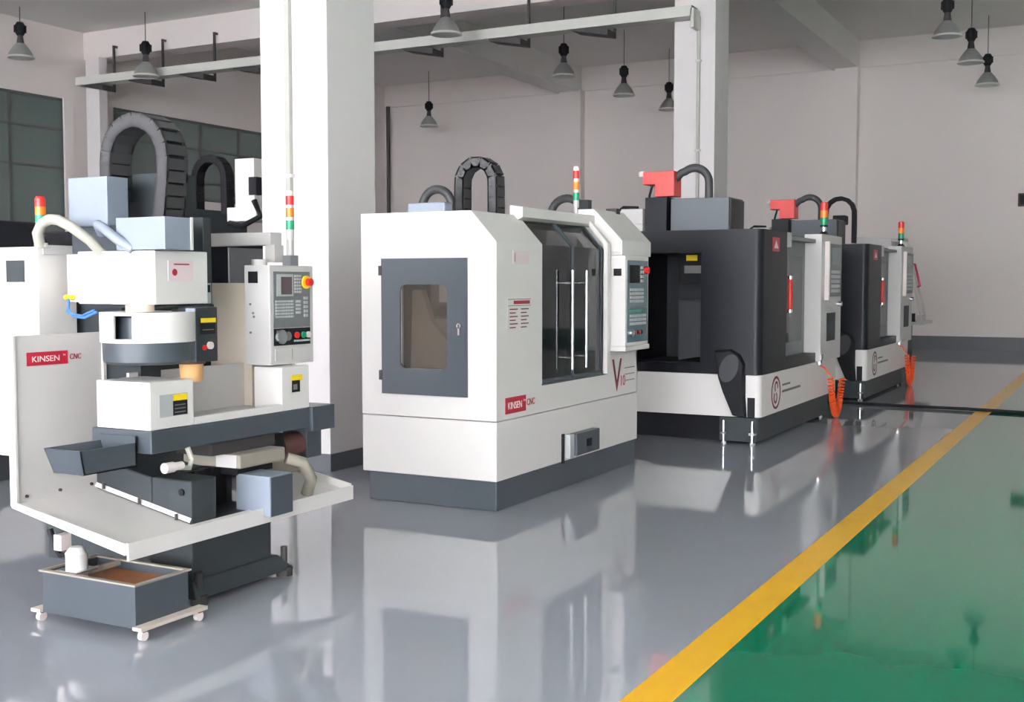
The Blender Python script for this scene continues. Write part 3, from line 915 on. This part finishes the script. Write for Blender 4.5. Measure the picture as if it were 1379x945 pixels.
# ================================================================== machine C: open-framed machining centre in front
def make_open_machine():
    R = empty('machining_center', (-4.45, 4.58, 0))
    tag(R, 'open-framed white machining center without its enclosure above the coolant tank', 'machine', 'machining centers in the workshop')
    bx = lambda nm, mt, p, *a, bv=0.0: box(nm, mt, p, *a, bv)
    # base casting, flange, feet
    bc = MB().prism_y([(-4.86, 0.05), (-4.09, 0.05), (-4.09, 0.40), (-4.36, 0.40), (-4.36, 0.62), (-4.86, 0.70)], 4.28, 4.88).build('base_casting', DRK, R, bevel=0.008)
    m = MB()
    m.poly([(-4.95, 4.24, 0.035), (-4.95, 5.0, 0.035), (-4.03, 5.0, 0.035), (-4.03, 4.24, 0.035)],
           [(-4.9, 4.27, 0.12), (-4.9, 4.92, 0.12), (-4.08, 4.92, 0.12), (-4.08, 4.27, 0.12)])
    m.build('base_flange', DRK, bc, bevel=0.006)
    for x, y in ((-4.07, 4.30), (-4.07, 4.96), (-4.9, 4.30), (-4.9, 4.96)):
        MB().cyl((x, y, 0.0), (x, y, 0.05), 0.045, n=14).cyl((x, y, 0.05), (x, y, 0.16), 0.018, n=10).build('levelling_foot', IRON, R)
    MB().cyl((-4.15, 4.277, 0.56), (-4.15, 4.27, 0.56), 0.018, n=10).build('lifting_hole', BLK, bc)
    MB().prism_y([(-4.359, 0.401), (-4.09, 0.401), (-4.09, 0.62), (-4.359, 0.62)], 4.28, 4.46).build('bed_rail', DRK, bc, bevel=0.008)
    m = MB()
    for i in range(5): m.box(-4.34 + 0.02 * (i % 2), -4.30 + 0.02 * (i % 2), 4.47 + 0.06 * i, 4.525 + 0.06 * i, 0.42, 0.62)
    m.build('dark_recess_lining', BLK, bc)  # black strips put in to make the recess beside the rail look dark
    # column
    bx('column', DRK, R, -5.12, -4.78, 4.5, 4.95, 0.62, 1.95, bv=0.01)
    bx('column_base', DRK, R, -5.2, -4.80, 4.35, 4.95, 0.1, 0.66)
    # chip pan: slanted white sheet with rims
    pf, pb_, y0, y1 = -4.00, -4.75, 3.77, 5.48
    zf, zb = 0.385, 0.535
    pan = MB().sheet([(pf, y0, zf), (pf, 4.275, zf), (pb_, 4.275, zb), (pb_, y0, zb)], 0.008)
    pan.sheet([(pf, 4.275, zf), (pf, y1, zf), (-4.088, y1, zf + 0.02), (-4.088, 4.275, zf + 0.02)], 0.008)
    pan.sheet([(-4.088, 4.885, zf + 0.02), (-4.088, y1, zf + 0.02), (-4.6, y1, zf + 0.13), (-4.6, 4.885, zf + 0.13)], 0.008)
    pan = pan.build('chip_pan', WHT, R)
    rim = MB()
    rim.box(pf, pf + 0.012, y0, y1 + 0.012, zf - 0.045, zf + 0.035)
    rim.poly([(pf, y0 - 0.012, zf - 0.02), (pb_, y0 - 0.012, zb - 0.02), (pb_, y0 - 0.012, zb + 0.012), (pf, y0 - 0.012, zf + 0.035)],
             [(pf, y0, zf - 0.02), (pb_, y0, zb - 0.02), (pb_, y0, zb + 0.012), (pf, y0, zf + 0.035)])
    rim.poly([(pf, y1, zf - 0.03), (-4.6, y1, zf + 0.10), (-4.6, y1, zf + 0.16), (pf, y1, zf + 0.045)],
             [(pf, y1 + 0.012, zf - 0.03), (-4.6, y1 + 0.012, zf + 0.10), (-4.6, y1 + 0.012, zf + 0.16), (pf, y1 + 0.012, zf + 0.045)])
    rim.build('pan_rim', WHT, pan)
    MB().sheet([(-4.09, 4.262, zf + 0.03), (-4.09, 4.276, zf + 0.05), (-4.75, 4.276, zb + 0.03), (-4.75, 4.262, zb + 0.01)], 0.004).build('pan_fold', WHT, pan)
    for t in (0.12, 0.5, 0.88):
        x = -4.09 - 0.66 * t
        MB().cyl((x, 4.255, zf + 0.02 + (zb - zf) * t), (x, 4.255, zf + 0.05 + (zb - zf) * t), 0.008, n=8).build('pan_screw', IRON, pan)
    for t in (0.1, 0.5, 0.9): MB().cyl((-4.745, 3.79 + 0.5 * t, 0.56), (-4.735, 3.79 + 0.5 * t, 0.56), 0.008, n=8).build('pan_screw', IRON, pan)
    # splash back panel with brand
    sp = bx('splash_panel', LGT, R, -4.775, -4.745, 3.785, 4.325, 0.53, 1.345)
    bx('panel_edge', WHT, sp, -4.775, -4.73, 3.772, 3.785, 0.52, 1.345)
    bx('panel_edge', WHT, sp, -4.775, -4.73, 4.325, 4.345, 0.52, 1.345)
    brand_plate(sp, -4.744, 3.86, 1.195, 0.245, 0.066)
    # open trough on the table end
    x0, x1, ya, yb, z0, z1 = -4.47, -4.23, 3.72, 4.06, 0.715, 0.83
    m = MB()
    m.poly([(x0 + .04, ya + .02, z0), (x0 + .04, yb, z0), (x1, yb, z0), (x1, ya + .02, z0)], [(x0 + .04, ya + .02, z0 + .006), (x0 + .04, yb, z0 + .006), (x1, yb, z0 + .006), (x1, ya + .02, z0 + .006)])
    t = 0.008
    m.poly([(x0 + .04, ya + .02, z0), (x1, ya + .02, z0), (x1, ya, z1), (x0, ya, z1)], [(x0 + .04, ya + .02 + t, z0), (x1, ya + .02 + t, z0), (x1, ya + t, z1), (x0, ya + t, z1)])
    m.poly([(x1, ya + .02, z0), (x1, yb, z0), (x1, yb, z1), (x1, ya, z1)], [(x1 - t, ya + .02, z0), (x1 - t, yb, z0), (x1 - t, yb, z1), (x1 - t, ya, z1)])
    m.poly([(x0 + .04, ya + .02, z0), (x0 + .04, yb, z0), (x0, yb, z1), (x0, ya, z1)], [(x0 + .04 + t, ya + .02, z0), (x0 + .04 + t, yb, z0), (x0 + t, yb, z1), (x0 + t, ya, z1)])
    m.box(x0, x1, yb - t, yb, z0, z1 + 0.03)
    m.build('open_trough', SLT, R)['label'] = 'open slate grey trough'
    # table and white U-shaped guard
    tb = bx('table', SLT, R, -4.55, -4.15, 4.08, 5.30, 0.775, 0.885, bv=0.004)
    bx('table_end', SLT, tb, -4.40, -4.13, 5.30, 5.51, 0.75, 0.89, bv=0.004)
    g = bx('table_guard', WHT, R, -4.52, -4.16, 4.085, 4.38, 0.887, 1.12, bv=0.004)
    bx('guard_block', WHT, g, -4.36, -4.16, 5.07, 5.31, 0.887, 1.13, bv=0.004)
    bx('guard_back', LGT, g, -4.54, -4.52, 4.30, 5.31, 0.887, 1.14)
    bx('guard_side', LGT, g, -4.52, -4.36, 5.27, 5.30, 0.887, 1.135)
    bx('guard_lip', WHT, g, -4.20, -4.16, 4.38, 5.07, 0.887, 0.925)
    bx('guard_floor', LGT, g, -4.52, -4.20, 4.38, 5.27, 0.887, 0.895)
    bx('table_slot', BLK, g, -4.34, -4.25, 4.55, 4.98, 0.895, 0.90)
    lb = bx('warning_label', KEYL, g, -4.16, -4.158, 4.145, 4.335, 0.945, 1.055)
    bx('label_black', BLK, lb, -4.158, -4.157, 4.235, 4.332, 0.948, 1.02)
    bx('label_yellow', YEL, lb, -4.158, -4.157, 4.235, 4.332, 1.02, 1.052)
    m = MB()
    for i in range(3): m.box(-4.157, -4.1565, 4.245, 4.32, 0.96 + 0.018 * i, 0.965 + 0.018 * i)
    m.build('label_print', GREYINK, lb)
    lb = bx('caution_label', BLK, g, -4.16, -4.158, 5.155, 5.225, 0.985, 1.055)
    bx('label_yellow', YEL, lb, -4.16, -4.157, 5.15, 5.245, 1.052, 1.083)
    bx('label_print', GREYINK, lb, -4.158, -4.157, 5.165, 5.20, 1.0, 1.03)
    # saddle, motors, way covers under the table
    sd = bx('saddle', CAST, R, -4.50, -4.10, 4.65, 5.02, 0.625, 0.70, bv=0.01)
    bx('saddle_plate', LGT, sd, -4.26, -4.12, 4.643, 4.65, 0.63, 0.698)
    bx('saddle_neck', IRON, R, -4.45, -4.20, 4.55, 5.05, 0.70, 0.775)
    bx('saddle_way', BLK, sd, -4.46, -4.16, 4.70, 4.98, 0.58, 0.625)
    ax = bx('axis_motor_cover', LSL, R, -4.175, -3.945, 4.70, 4.885, 0.375, 0.59, bv=0.004)
    bx('cover_side', SLT, ax, -4.17, -3.94, 4.705, 4.88, 0.38, 0.585)
    tm = bx('table_motor', SLT, R, -4.40, -4.22, 5.36, 5.50, 0.58, 0.75, bv=0.006)
    MB().cyl((-4.30, 5.18, 0.66), (-4.30, 5.36, 0.66), 0.075, n=18).build('motor_body', BROWN, tm, smooth=True)
    bx('motor_flange', BLK, tm, -4.38, -4.24, 5.06, 5.18, 0.62, 0.75)
    MB().tube([(-4.12, 5.05, 0.63), (-4.06, 5.12, 0.60), (-4.05, 5.18, 0.50), (-4.09, 5.19, 0.41)], 0.035, 10).build('rubber_hose', CAST, R, smooth=True)
    bx('rear_casting', CAST, R, -4.72, -4.28, 5.02, 5.44, 0.50, 0.60, bv=0.01)
    fit = MB().cyl((-4.13, 4.14, 0.70), (-4.13, 4.20, 0.70), 0.026, n=12).cyl((-4.13, 4.20, 0.70), (-4.13, 4.26, 0.70), 0.02, n=12)
    fit = fit.build('hose_fitting', INK, R, smooth=True)
    MB().tube([(-4.13, 4.25, 0.69), (-4.13, 4.31, 0.68), (-4.13, 4.33, 0.72), (-4.14, 4.31, 0.78)], 0.014, 8).build('fitting_hose', HOSE, fit, smooth=True)
    # head: white cover, dark casting, spindle
    hc = bx('head_cover', WHT, R, -4.90, -4.35, 4.32, 4.70, 1.49, 1.765, bv=0.006)
    bx('cover_step', WHT, hc, -4.99, -4.90, 4.33, 4.68, 1.50, 1.75)
    lb = bx('instruction_label', PINK, hc, -4.35, -4.347, 4.41, 4.585, 1.61, 1.715)
    MB().cyl((-4.347, 4.455, 1.655), (-4.346, 4.455, 1.655), 0.018, n=16).build('label_symbol', REDINK, lb)
    bx('label_heading', REDINK, lb, -4.347, -4.346, 4.45, 4.56, 1.693, 1.70)
    bx('head_casting', DRK, R, -4.95, -4.37, 4.40, 4.765, 1.47, 1.485)
    bx('head_casting_side', DRK, R, -4.85, -4.38, 4.70, 4.765, 1.48, 1.95, bv=0.004)
    lb = bx('rating_plate', KEYL, R, -4.38, -4.375, 4.705, 4.75, 1.49, 1.60)
    bx('plate_print', BLK, lb, -4.375, -4.374, 4.71, 4.745, 1.55, 1.59)
    sc = bx('spindle_housing', DRK, R, -4.42, -4.25, 4.50, 4.66, 1.19, 1.475, bv=0.005)
    bx('housing_side', LSL, sc, -4.315, -4.251, 4.494, 4.50, 1.195, 1.47)
    bx('yellow_label', YEL, sc, -4.25, -4.248, 4.535, 4.645, 1.395, 1.418)
    bx('black_label', BLK, sc, -4.25, -4.248, 4.53, 4.64, 1.335, 1.39)
    bx('label_print', GREYINK, sc, -4.248, -4.247, 4.545, 4.63, 1.355, 1.36)
    MB().cyl((-4.25, 4.595, 1.275), (-4.235, 4.595, 1.275), 0.02, n=12).build('push_button', INK, sc, smooth=True)
    MB().cyl((-4.25, 4.555, 1.265), (-4.24, 4.555, 1.265), 0.014, n=12).build('push_button', RED, sc, smooth=True)
    cxs, cys = -4.31, 4.525
    MB().cyl((cxs, cys, 1.09), (cxs, cys, 1.182), 0.056, 0.062, n=24).build('spindle_cover', TAN, R, smooth=True)['label'] = 'tan round cover on the spindle nose'
    MB().cyl((cxs, cys, 1.182), (cxs, cys, 1.195), 0.072, n=24).build('cover_cap', BROWN, R, smooth=True)
    # tool magazine drum: white shell with a cut-out, dark disc below
    cx, cy, r = -4.40, 4.315, 0.232
    g0 = math.radians(-88); g1 = math.radians(-63)
    dr = MB().lathe((cx, cy), [(r, 1.455), (r, 1.305), (r - 0.012, 1.305), (r - 0.012, 1.455)], 40, g1, g0 + 2 * PI)
    dr.lathe((cx, cy), [(r, 1.325), (r, 1.305), (r - 0.012, 1.305), (r - 0.012, 1.325)], 6, g0, g1)
    dr.lathe((cx, cy), [(r, 1.455), (r, 1.440), (r - 0.012, 1.440), (r - 0.012, 1.455)], 6, g0, g1)
    dr = dr.build('tool_magazine', WHT, R, smooth=True)
    MB().lathe((cx, cy), [(0, 1.452), (r - 0.013, 1.452), (r - 0.013, 1.44), (0, 1.44)], 32).build('magazine_lid', WHT, dr)
    MB().lathe((cx, cy), [(0, 1.43), (0.16, 1.43), (0.16, 1.31), (0, 1.31)], 32).build('magazine_core', SLT, dr, smooth=True)
    MB().lathe((cx, cy), [(0, 1.303), (0.222, 1.303), (0.218, 1.21), (0.20, 1.195), (0, 1.195)], 36).build('magazine_disc', SLT, R, smooth=True)
    for a in (-75, -40, -5, -110):
        MB().cyl((cx + 0.2 * math.cos(math.radians(a)), cy + 0.2 * math.sin(math.radians(a)), 1.30), (cx + 0.2 * math.cos(math.radians(a)), cy + 0.2 * math.sin(math.radians(a)), 1.325), 0.02, n=10).build('tool_socket', CAST, dr)
    MB().cyl((cx, cy - 0.05, 1.455), (cx, cy - 0.05, 1.49), 0.07, n=18).build('drive_hub', BEIGE, dr, smooth=True)
    bx('magazine_arm', DRK, R, -4.80, -4.50, 4.36, 4.50, 1.10, 1.195)
    # boxes above the head
    bx('cable_box', LSL, R, -5.05, -4.76, 4.40, 4.545, 1.90, 2.16, bv=0.004)
    bx('column_top', SLT, R, -5.05, -4.70, 4.42, 4.60, 1.76, 1.90)
    bx('rear_cover', DRK, R, -5.1, -4.66, 4.72, 4.95, 1.75, 2.20)
    mb_ = bx('motor_box', LSL, R, -4.60, -4.262, 4.305, 4.49, 1.768, 1.932, bv=0.003)
    bx('motor_box_flange', LGT, mb_, -4.262, -4.255, 4.482, 4.497, 1.768, 1.935)
    # big cable chain arch
    xa, xb, th = -4.985, -4.49, 0.078
    ra = (xb - xa) / 2 - th / 2
    cxm = (xa + xb) / 2
    path = [(xa + th / 2, 2.05), (xa + th / 2, 2.2)] + arc(cxm, 2.512 - th / 2 - ra, ra, PI, 0, 14) + [(xb - th / 2 - 0.005, 2.15), (xb - th / 2 - 0.035, 1.932)]
    cable_chain(path, 4.56, 4.715, th, 18, R)
    # hoses at the left
    ec = bx('electrical_cabinet', WHT, R, -5.39, -5.06, 4.2, 4.45, 0.67, 1.79, bv=0.004)
    bx('cabinet_window', DRK, ec, -5.30, -5.16, 4.196, 4.2, 1.605, 1.72)
    bx('cabinet_top', LGT, ec, -5.06, -5.05, 4.23, 4.45, 1.75, 1.80)
    MB().cyl((-5.06, 4.23, 1.79), (-5.06, 4.23, 1.81), 0.03, n=12).build('hose_collar', LGT, ec, smooth=True)
    tower(R, -5.09, 4.25, 1.79, 0.027, LENSES, 0.043, 0.0, 'cone')
    MB().tube([(-5.06, 4.22, 1.79), (-5.055, 4.2, 1.86), (-5.02, 4.2, 1.91), (-4.96, 4.2, 1.93), (-4.90, 4.2, 1.925), (-4.83, 4.22, 1.89), (-4.76, 4.28, 1.82), (-4.74, 4.34, 1.755)], 0.028, 10).build('corrugated_hose', HOSE, R, smooth=True)
    MB().tube([(-4.76, 4.36, 1.86), (-4.72, 4.30, 1.90), (-4.66, 4.28, 1.88), (-4.58, 4.28, 1.83), (-4.50, 4.32, 1.77)], 0.026, 10).build('grey_hose', LSL, R, smooth=True)
    bl = MB().tube([(-4.96, 4.31, 1.52), (-4.93, 4.28, 1.46), (-4.88, 4.27, 1.425), (-4.80, 4.27, 1.42), (-4.72, 4.28, 1.45)], 0.007, 7)
    bl.tube([(-4.96, 4.31, 1.50), (-4.94, 4.28, 1.45), (-4.90, 4.27, 1.44), (-4.82, 4.27, 1.43), (-4.74, 4.28, 1.46)], 0.006, 7)
    bl.build('air_lines', BLUE, R, smooth=True)
    MB().cyl((-4.99, 4.315, 1.525), (-4.93, 4.315, 1.525), 0.014, n=10).build('brass_fitting', YEL, R)
    # pendant arm and control box
    arm = bx('pendant_arm', LGT, R, -5.05, -4.42, 5.30, 5.40, 1.82, 1.895, bv=0.004)
    bx('arm_post', LGT, arm, -4.47, -4.40, 5.31, 5.39, 1.72, 1.82)
    MB().cyl((-4.42, 5.20, 1.70), (-4.42, 5.20, 1.735), 0.045, n=16).build('swivel', LGT, arm, smooth=True)
    cb = bx('control_box', LGT, R, -4.45, -4.265, 5.10, 5.49, 1.135, 1.70, bv=0.006)
    bx('fan_grille', BLK, cb, -4.415, -4.35, 5.094, 5.10, 1.60, 1.665)
    m = MB()
    for x, z in ((-4.405, 1.48), (-4.385, 1.43), (-4.38, 1.41), (-4.405, 1.32)): m.cyl((x, 5.10, z), (x, 5.095, z), 0.007, n=8)
    m.build('side_screws', GREYINK, cb)
    pf = -4.265
    pn = bx('control_panel', KEYB, cb, pf, pf + 0.004, 5.13, 5.455, 1.345, 1.665)
    pf += 0.004
    bx('screen_bezel', KEYL, pn, pf, pf + 0.003, 5.155, 5.30, 1.525, 1.65)
    bx('screen', SCR, pn, pf + 0.003, pf + 0.005, 5.19, 5.285, 1.535, 1.635)
    control_keys(pn, pf, 5.31, 5.375, 1.54, 1.65, 6, 3)
    control_keys(pn, pf, 5.14, 5.30, 1.40, 1.505, 6, 7)
    control_keys(pn, pf, 5.32, 5.365, 1.42, 1.505, 4, 3)
    control_keys(pn, pf, 5.39, 5.435, 1.40, 1.525, 5, 1)
    MB().cyl((pf, 5.415, 1.605), (pf + 0.012, 5.415, 1.605), 0.038, n=20).build('stop_ring', YEL, pn, smooth=True)
    MB().cyl((pf + 0.012, 5.42, 1.605), (pf + 0.04, 5.42, 1.605), 0.022, n=16).build('emergency_stop', RED, pn, smooth=True)
    op = bx('operator_panel', BLK, cb, -4.265, -4.261, 5.13, 5.455, 1.245, 1.342)
    MB().cyl((-4.261, 5.175, 1.295), (-4.235, 5.175, 1.295), 0.04, n=20).build('handwheel', STEEL, op, smooth=True)
    MB().cyl((-4.261, 5.245, 1.297), (-4.25, 5.245, 1.297), 0.026, n=18).build('feed_dial', KEYB, op, smooth=True)
    for y, mt in ((5.325, RED), (5.385, GRN), (5.43, INK)):
        MB().cyl((-4.261, y, 1.30), (-4.248, y, 1.30), 0.018, n=14).build('push_button', mt, op, smooth=True)
    control_keys(op, -4.261, 5.30, 5.45, 1.26, 1.275, 1, 5)
    bx('lower_hatch', LGT, cb, -4.265, -4.26, 5.14, 5.44, 1.16, 1.225)
    bx('hatch_line', GREYINK, cb, -4.26, -4.259, 5.285, 5.288, 1.16, 1.225)
    bx('tower_mount', KEYB, cb, -4.36, -4.30, 5.33, 5.40, 1.70, 1.76)
    bx('side_switch', BRAND, cb, -4.33, -4.28, 5.49, 5.505, 1.55, 1.60)
    tower(R, -4.33, 5.365, 1.72, 0.024, LENSES, 0.052, 0.019, 'pole')
    bx('arm_bracket', LGT, arm, -5.10, -5.0, 4.9, 5.40, 1.82, 1.895)
    bx('beige_panel', BEIGE, R, -4.77, -4.46, 5.17, 5.19, 0.60, 1.60)
    return R


make_open_machine()


# ================================================================== coolant tank on casters
def make_tank():
    x0, x1, y0, y1, z0, z1 = -4.50, -3.90, 3.72, 4.05, 0.05, 0.245
    R = empty('coolant_tank', (-4.2, 3.9, 0))
    tag(R, 'slate grey open coolant tank on casters with rusty liquid under the chip pan', 'tank')
    t = 0.006
    m = MB()
    m.box(x0, x1, y0, y0 + t, z0, z1).box(x0, x1, y1 - t, y1, z0, z1).box(x0, x0 + t, y0 + t, y1 - t, z0, z1).box(x1 - t, x1, y0 + t, y1 - t, z0, z1).box(x0 + t, x1 - t, y0 + t, y1 - t, z0, z0 + t)
    m.build('tank_body', SLT, R)
    f = MB()
    f.box(x0 - 0.012, x1 + 0.012, y0 - 0.012, y0 + 0.012, z1, z1 + 0.008).box(x0 - 0.012, x1 + 0.012, y1 - 0.012, y1 + 0.012, z1, z1 + 0.008)
    f.box(x0 - 0.012, x0 + 0.012, y0 + 0.012, y1 - 0.012, z1, z1 + 0.008).box(x1 - 0.012, x1 + 0.012, y0 + 0.012, y1 - 0.012, z1, z1 + 0.008)
    f.box(-4.34, -4.325, y0 + 0.012, y1 - 0.012, z1 - 0.02, z1 + 0.006)
    f.build('tank_rim', CAST, R)
    box('coolant', RUST, R, x0 + t, x1 - t, y0 + t, y1 - t, z0 + t, z0 + 0.155)
    pl = box('caster_plank', WOOD, R, -3.90, -3.845, 3.70, 4.12, 0.05, 0.066)
    box('caster_plank', WOOD, R, -4.56, -4.50, 3.70, 4.12, 0.05, 0.066)
    for x in (-3.872, -4.53):
        for y in (3.735, 4.085):
            c = MB().cyl((x - 0.012, y, 0.0225), (x + 0.012, y, 0.0225), 0.0225, n=16).build('caster_wheel', INK, R, smooth=True)
            box('caster_fork', RUST if y > 4 else STEEL, c, x - 0.016, x + 0.016, y - 0.012, y + 0.012, 0.04, 0.05)
    p = MB().cyl((-4.36, 3.80, 0.15), (-4.36, 3.80, 0.33), 0.05, n=18).cyl((-4.36, 3.80, 0.33), (-4.36, 3.80, 0.36), 0.052, 0.03, n=18)
    p = p.build('coolant_pump', PLAST, R, smooth=True)
    box('pump_flange', STEEL, p, -4.43, -4.29, 3.735, 3.87, 0.248, 0.256)
    m = MB().tube([(-4.56, 3.82, 0.42), (-4.53, 3.82, 0.34), (-4.49, 3.82, 0.30), (-4.44, 3.82, 0.31), (-4.39, 3.80, 0.30)], 0.014, 8)
    m.build('pump_cable', BLK, p, smooth=True)
    box('terminal_box', INK, p, -4.50, -4.45, 3.79, 3.85, 0.33, 0.405)
    return R


make_tank()

# ================================================================== machines of the row behind

def make_back_machine(loc, label, chain_x, w, ra=0.20, ztop=2.91, white_motor=True):
    """second-row machine: charcoal body, white roof rim, black chain arch, white tool changer motor"""
    R = empty('machining_center', loc)
    tag(R, label, 'machine', 'machining centers in the workshop')
    X0, Y0 = loc[0], loc[1]
    B = lambda nm, mt, u0, u1, v0, v1, z0, z1, p=R, bv=0.004: box(nm, mt, p, X0 + u0, X0 + u1, Y0 + v0, Y0 + v1, z0, z1, bv)
    B('base', DRK, -1.5, -0.05, 0.05, w - 0.05, 0.0, 0.22)
    B('skirt', WHT, -1.6, 0.0, 0.0, w, 0.22, 0.66)
    B('shell', CHA, -1.6, 0.0, 0.0, w, 0.66, 2.10, bv=0.02)
    d = B('front_door', KEYB, 0.0, 0.02, w * 0.3, w * 0.75, 0.8, 1.95)
    B('door_handle', RED, 0.02, 0.06, w * 0.5, w * 0.52, 1.2, 1.6, p=d)
    B('column_top', DRK, -1.2, -0.5, w * 0.3, w * 0.6, 2.10, 2.35)
    zc = ztop - ra - 0.04
    cx = X0 + chain_x
    cable_chain([(cx - ra, 2.35), (cx - ra, 2.5)] + arc(cx, zc, ra, PI, 0, 12) + [(cx + ra, 2.5), (cx + ra, 2.30)], Y0 + w * 0.38, Y0 + w * 0.42, 0.075, 16, R, BLK)
    if white_motor:
        t = B('tool_changer_motor', WHT, chain_x + 0.30, chain_x + 0.55, w * 0.4, w * 0.5, 2.36, 2.85)
        B('motor_bracket', BLK, chain_x + 0.50, chain_x + 0.60, w * 0.39, w * 0.42, 2.48, 2.66, p=t)
        B('gear_case', WHT, chain_x + 0.24, chain_x + 0.62, w * 0.38, w * 0.5, 2.22, 2.36, p=t)
        MB().tube([(X0 + chain_x + 0.3, Y0 + w * 0.37, 2.2), (X0 + chain_x + 0.5, Y0 + w * 0.36, 2.17), (X0 + chain_x + 0.7, Y0 + w * 0.37, 2.26), (X0 + chain_x + 0.62, Y0 + w * 0.37, 2.42)], 0.03, 8).build('motor_cable', BLK, R, smooth=True)
    else:
        t = B('spindle_motor', BLK, chain_x - 0.08, chain_x + 0.14, w * 0.30, w * 0.42, 2.62, 2.78, bv=0.02)
        for dx in (-0.05, 0.09): MB().cyl((X0 + chain_x + dx, Y0 + w * 0.33, 2.35), (X0 + chain_x + dx, Y0 + w * 0.33, 2.62), 0.025, n=10).build('motor_post', STEEL, t, smooth=True)
    return R


make_back_machine((-8.0, 3.9, 0), 'charcoal machining center standing behind the electrical cabinet and splash panel', -0.9, 2.75)
make_back_machine((-7.9, 7.95, 0), 'charcoal machining center with black cable chain standing behind the pendant control box', -0.45, 2.9)
make_back_machine((-4.4, 20.0, 0), 'charcoal machining center almost hidden, tall dark cable chain rising behind the signal towers', -0.2, 2.2, 0.25, 3.13, False)


# ================================================================== slanted guard frame at the end of the row
def make_end_machine():
    X0, Y0 = -3.95, 23.2
    R = empty('grinding_machine', (X0, Y0, 0))
    tag(R, 'small pale machine with slanted guard frame and red handle by the end wall', 'machine')
    box('base', DRK, R, X0 - 0.9, X0 + 0.05, Y0, Y0 + 1.2, 0.0, 0.80, 0.01)
    box('work_table', LGT, R, X0 - 0.9, X0 + 0.42, Y0 - 0.05, Y0 + 1.25, 0.80, 0.86, 0.005)
    MB().prism_y([(X0 - 0.9, 0.86), (X0 + 0.02, 0.86), (X0 - 0.18, 2.45), (X0 - 0.9, 2.5)], Y0, Y0 + 1.2).build('enclosure', LGT, R, bevel=0.01)
    q = lambda t, d=0.0: (X0 + 0.36 - 0.36 * t + d, 0.98 + 1.45 * t)
    fr = MB()
    for t0, t1 in ((0.0, 1.0),):
        for ya in (Y0 + 0.05, Y0 + 0.5):
            a, b = q(t0), q(t1)
            fr.poly([(a[0], ya, a[1]), (a[0] + 0.04, ya, a[1]), (a[0] + 0.04, ya + 0.04, a[1]), (a[0], ya + 0.04, a[1])],
                    [(b[0], ya, b[1]), (b[0] + 0.04, ya, b[1]), (b[0] + 0.04, ya + 0.04, b[1]), (b[0], ya + 0.04, b[1])])
    for t in (0.02, 0.36, 0.68, 0.98):
        a = q(t)
        fr.box(a[0], a[0] + 0.04, Y0 + 0.05, Y0 + 0.54, a[1], a[1] + 0.03)
    f = fr.build('guard_frame', ZINC, R)
    a, b = q(0.38, 0.05), q(0.68, 0.05)
    MB().tube([(a[0], Y0 + 0.3, a[1]), (a[0] + 0.05, Y0 + 0.3, a[1]), (b[0] + 0.05, Y0 + 0.3, b[1]), (b[0], Y0 + 0.3, b[1])], 0.022, 8).build('guard_handle', BRAND, f, smooth=True)
    box('frame_foot', LGT, f, X0 + 0.30, X0 + 0.40, Y0 + 0.05, Y0 + 0.54, 0.86, 0.98)
    MB().cyl((X0 + 0.25, Y0 + 0.0, 0.86), (X0 + 0.25, Y0 + 0.0, 1.02), 0.04, n=12).build('clamp_knob', BLK, R, smooth=True)
    box('roof_link', LGT, R, X0 - 0.2, X0 + 0.04, Y0 + 0.05, Y0 + 0.54, 2.40, 2.46)
    return R


make_end_machine()
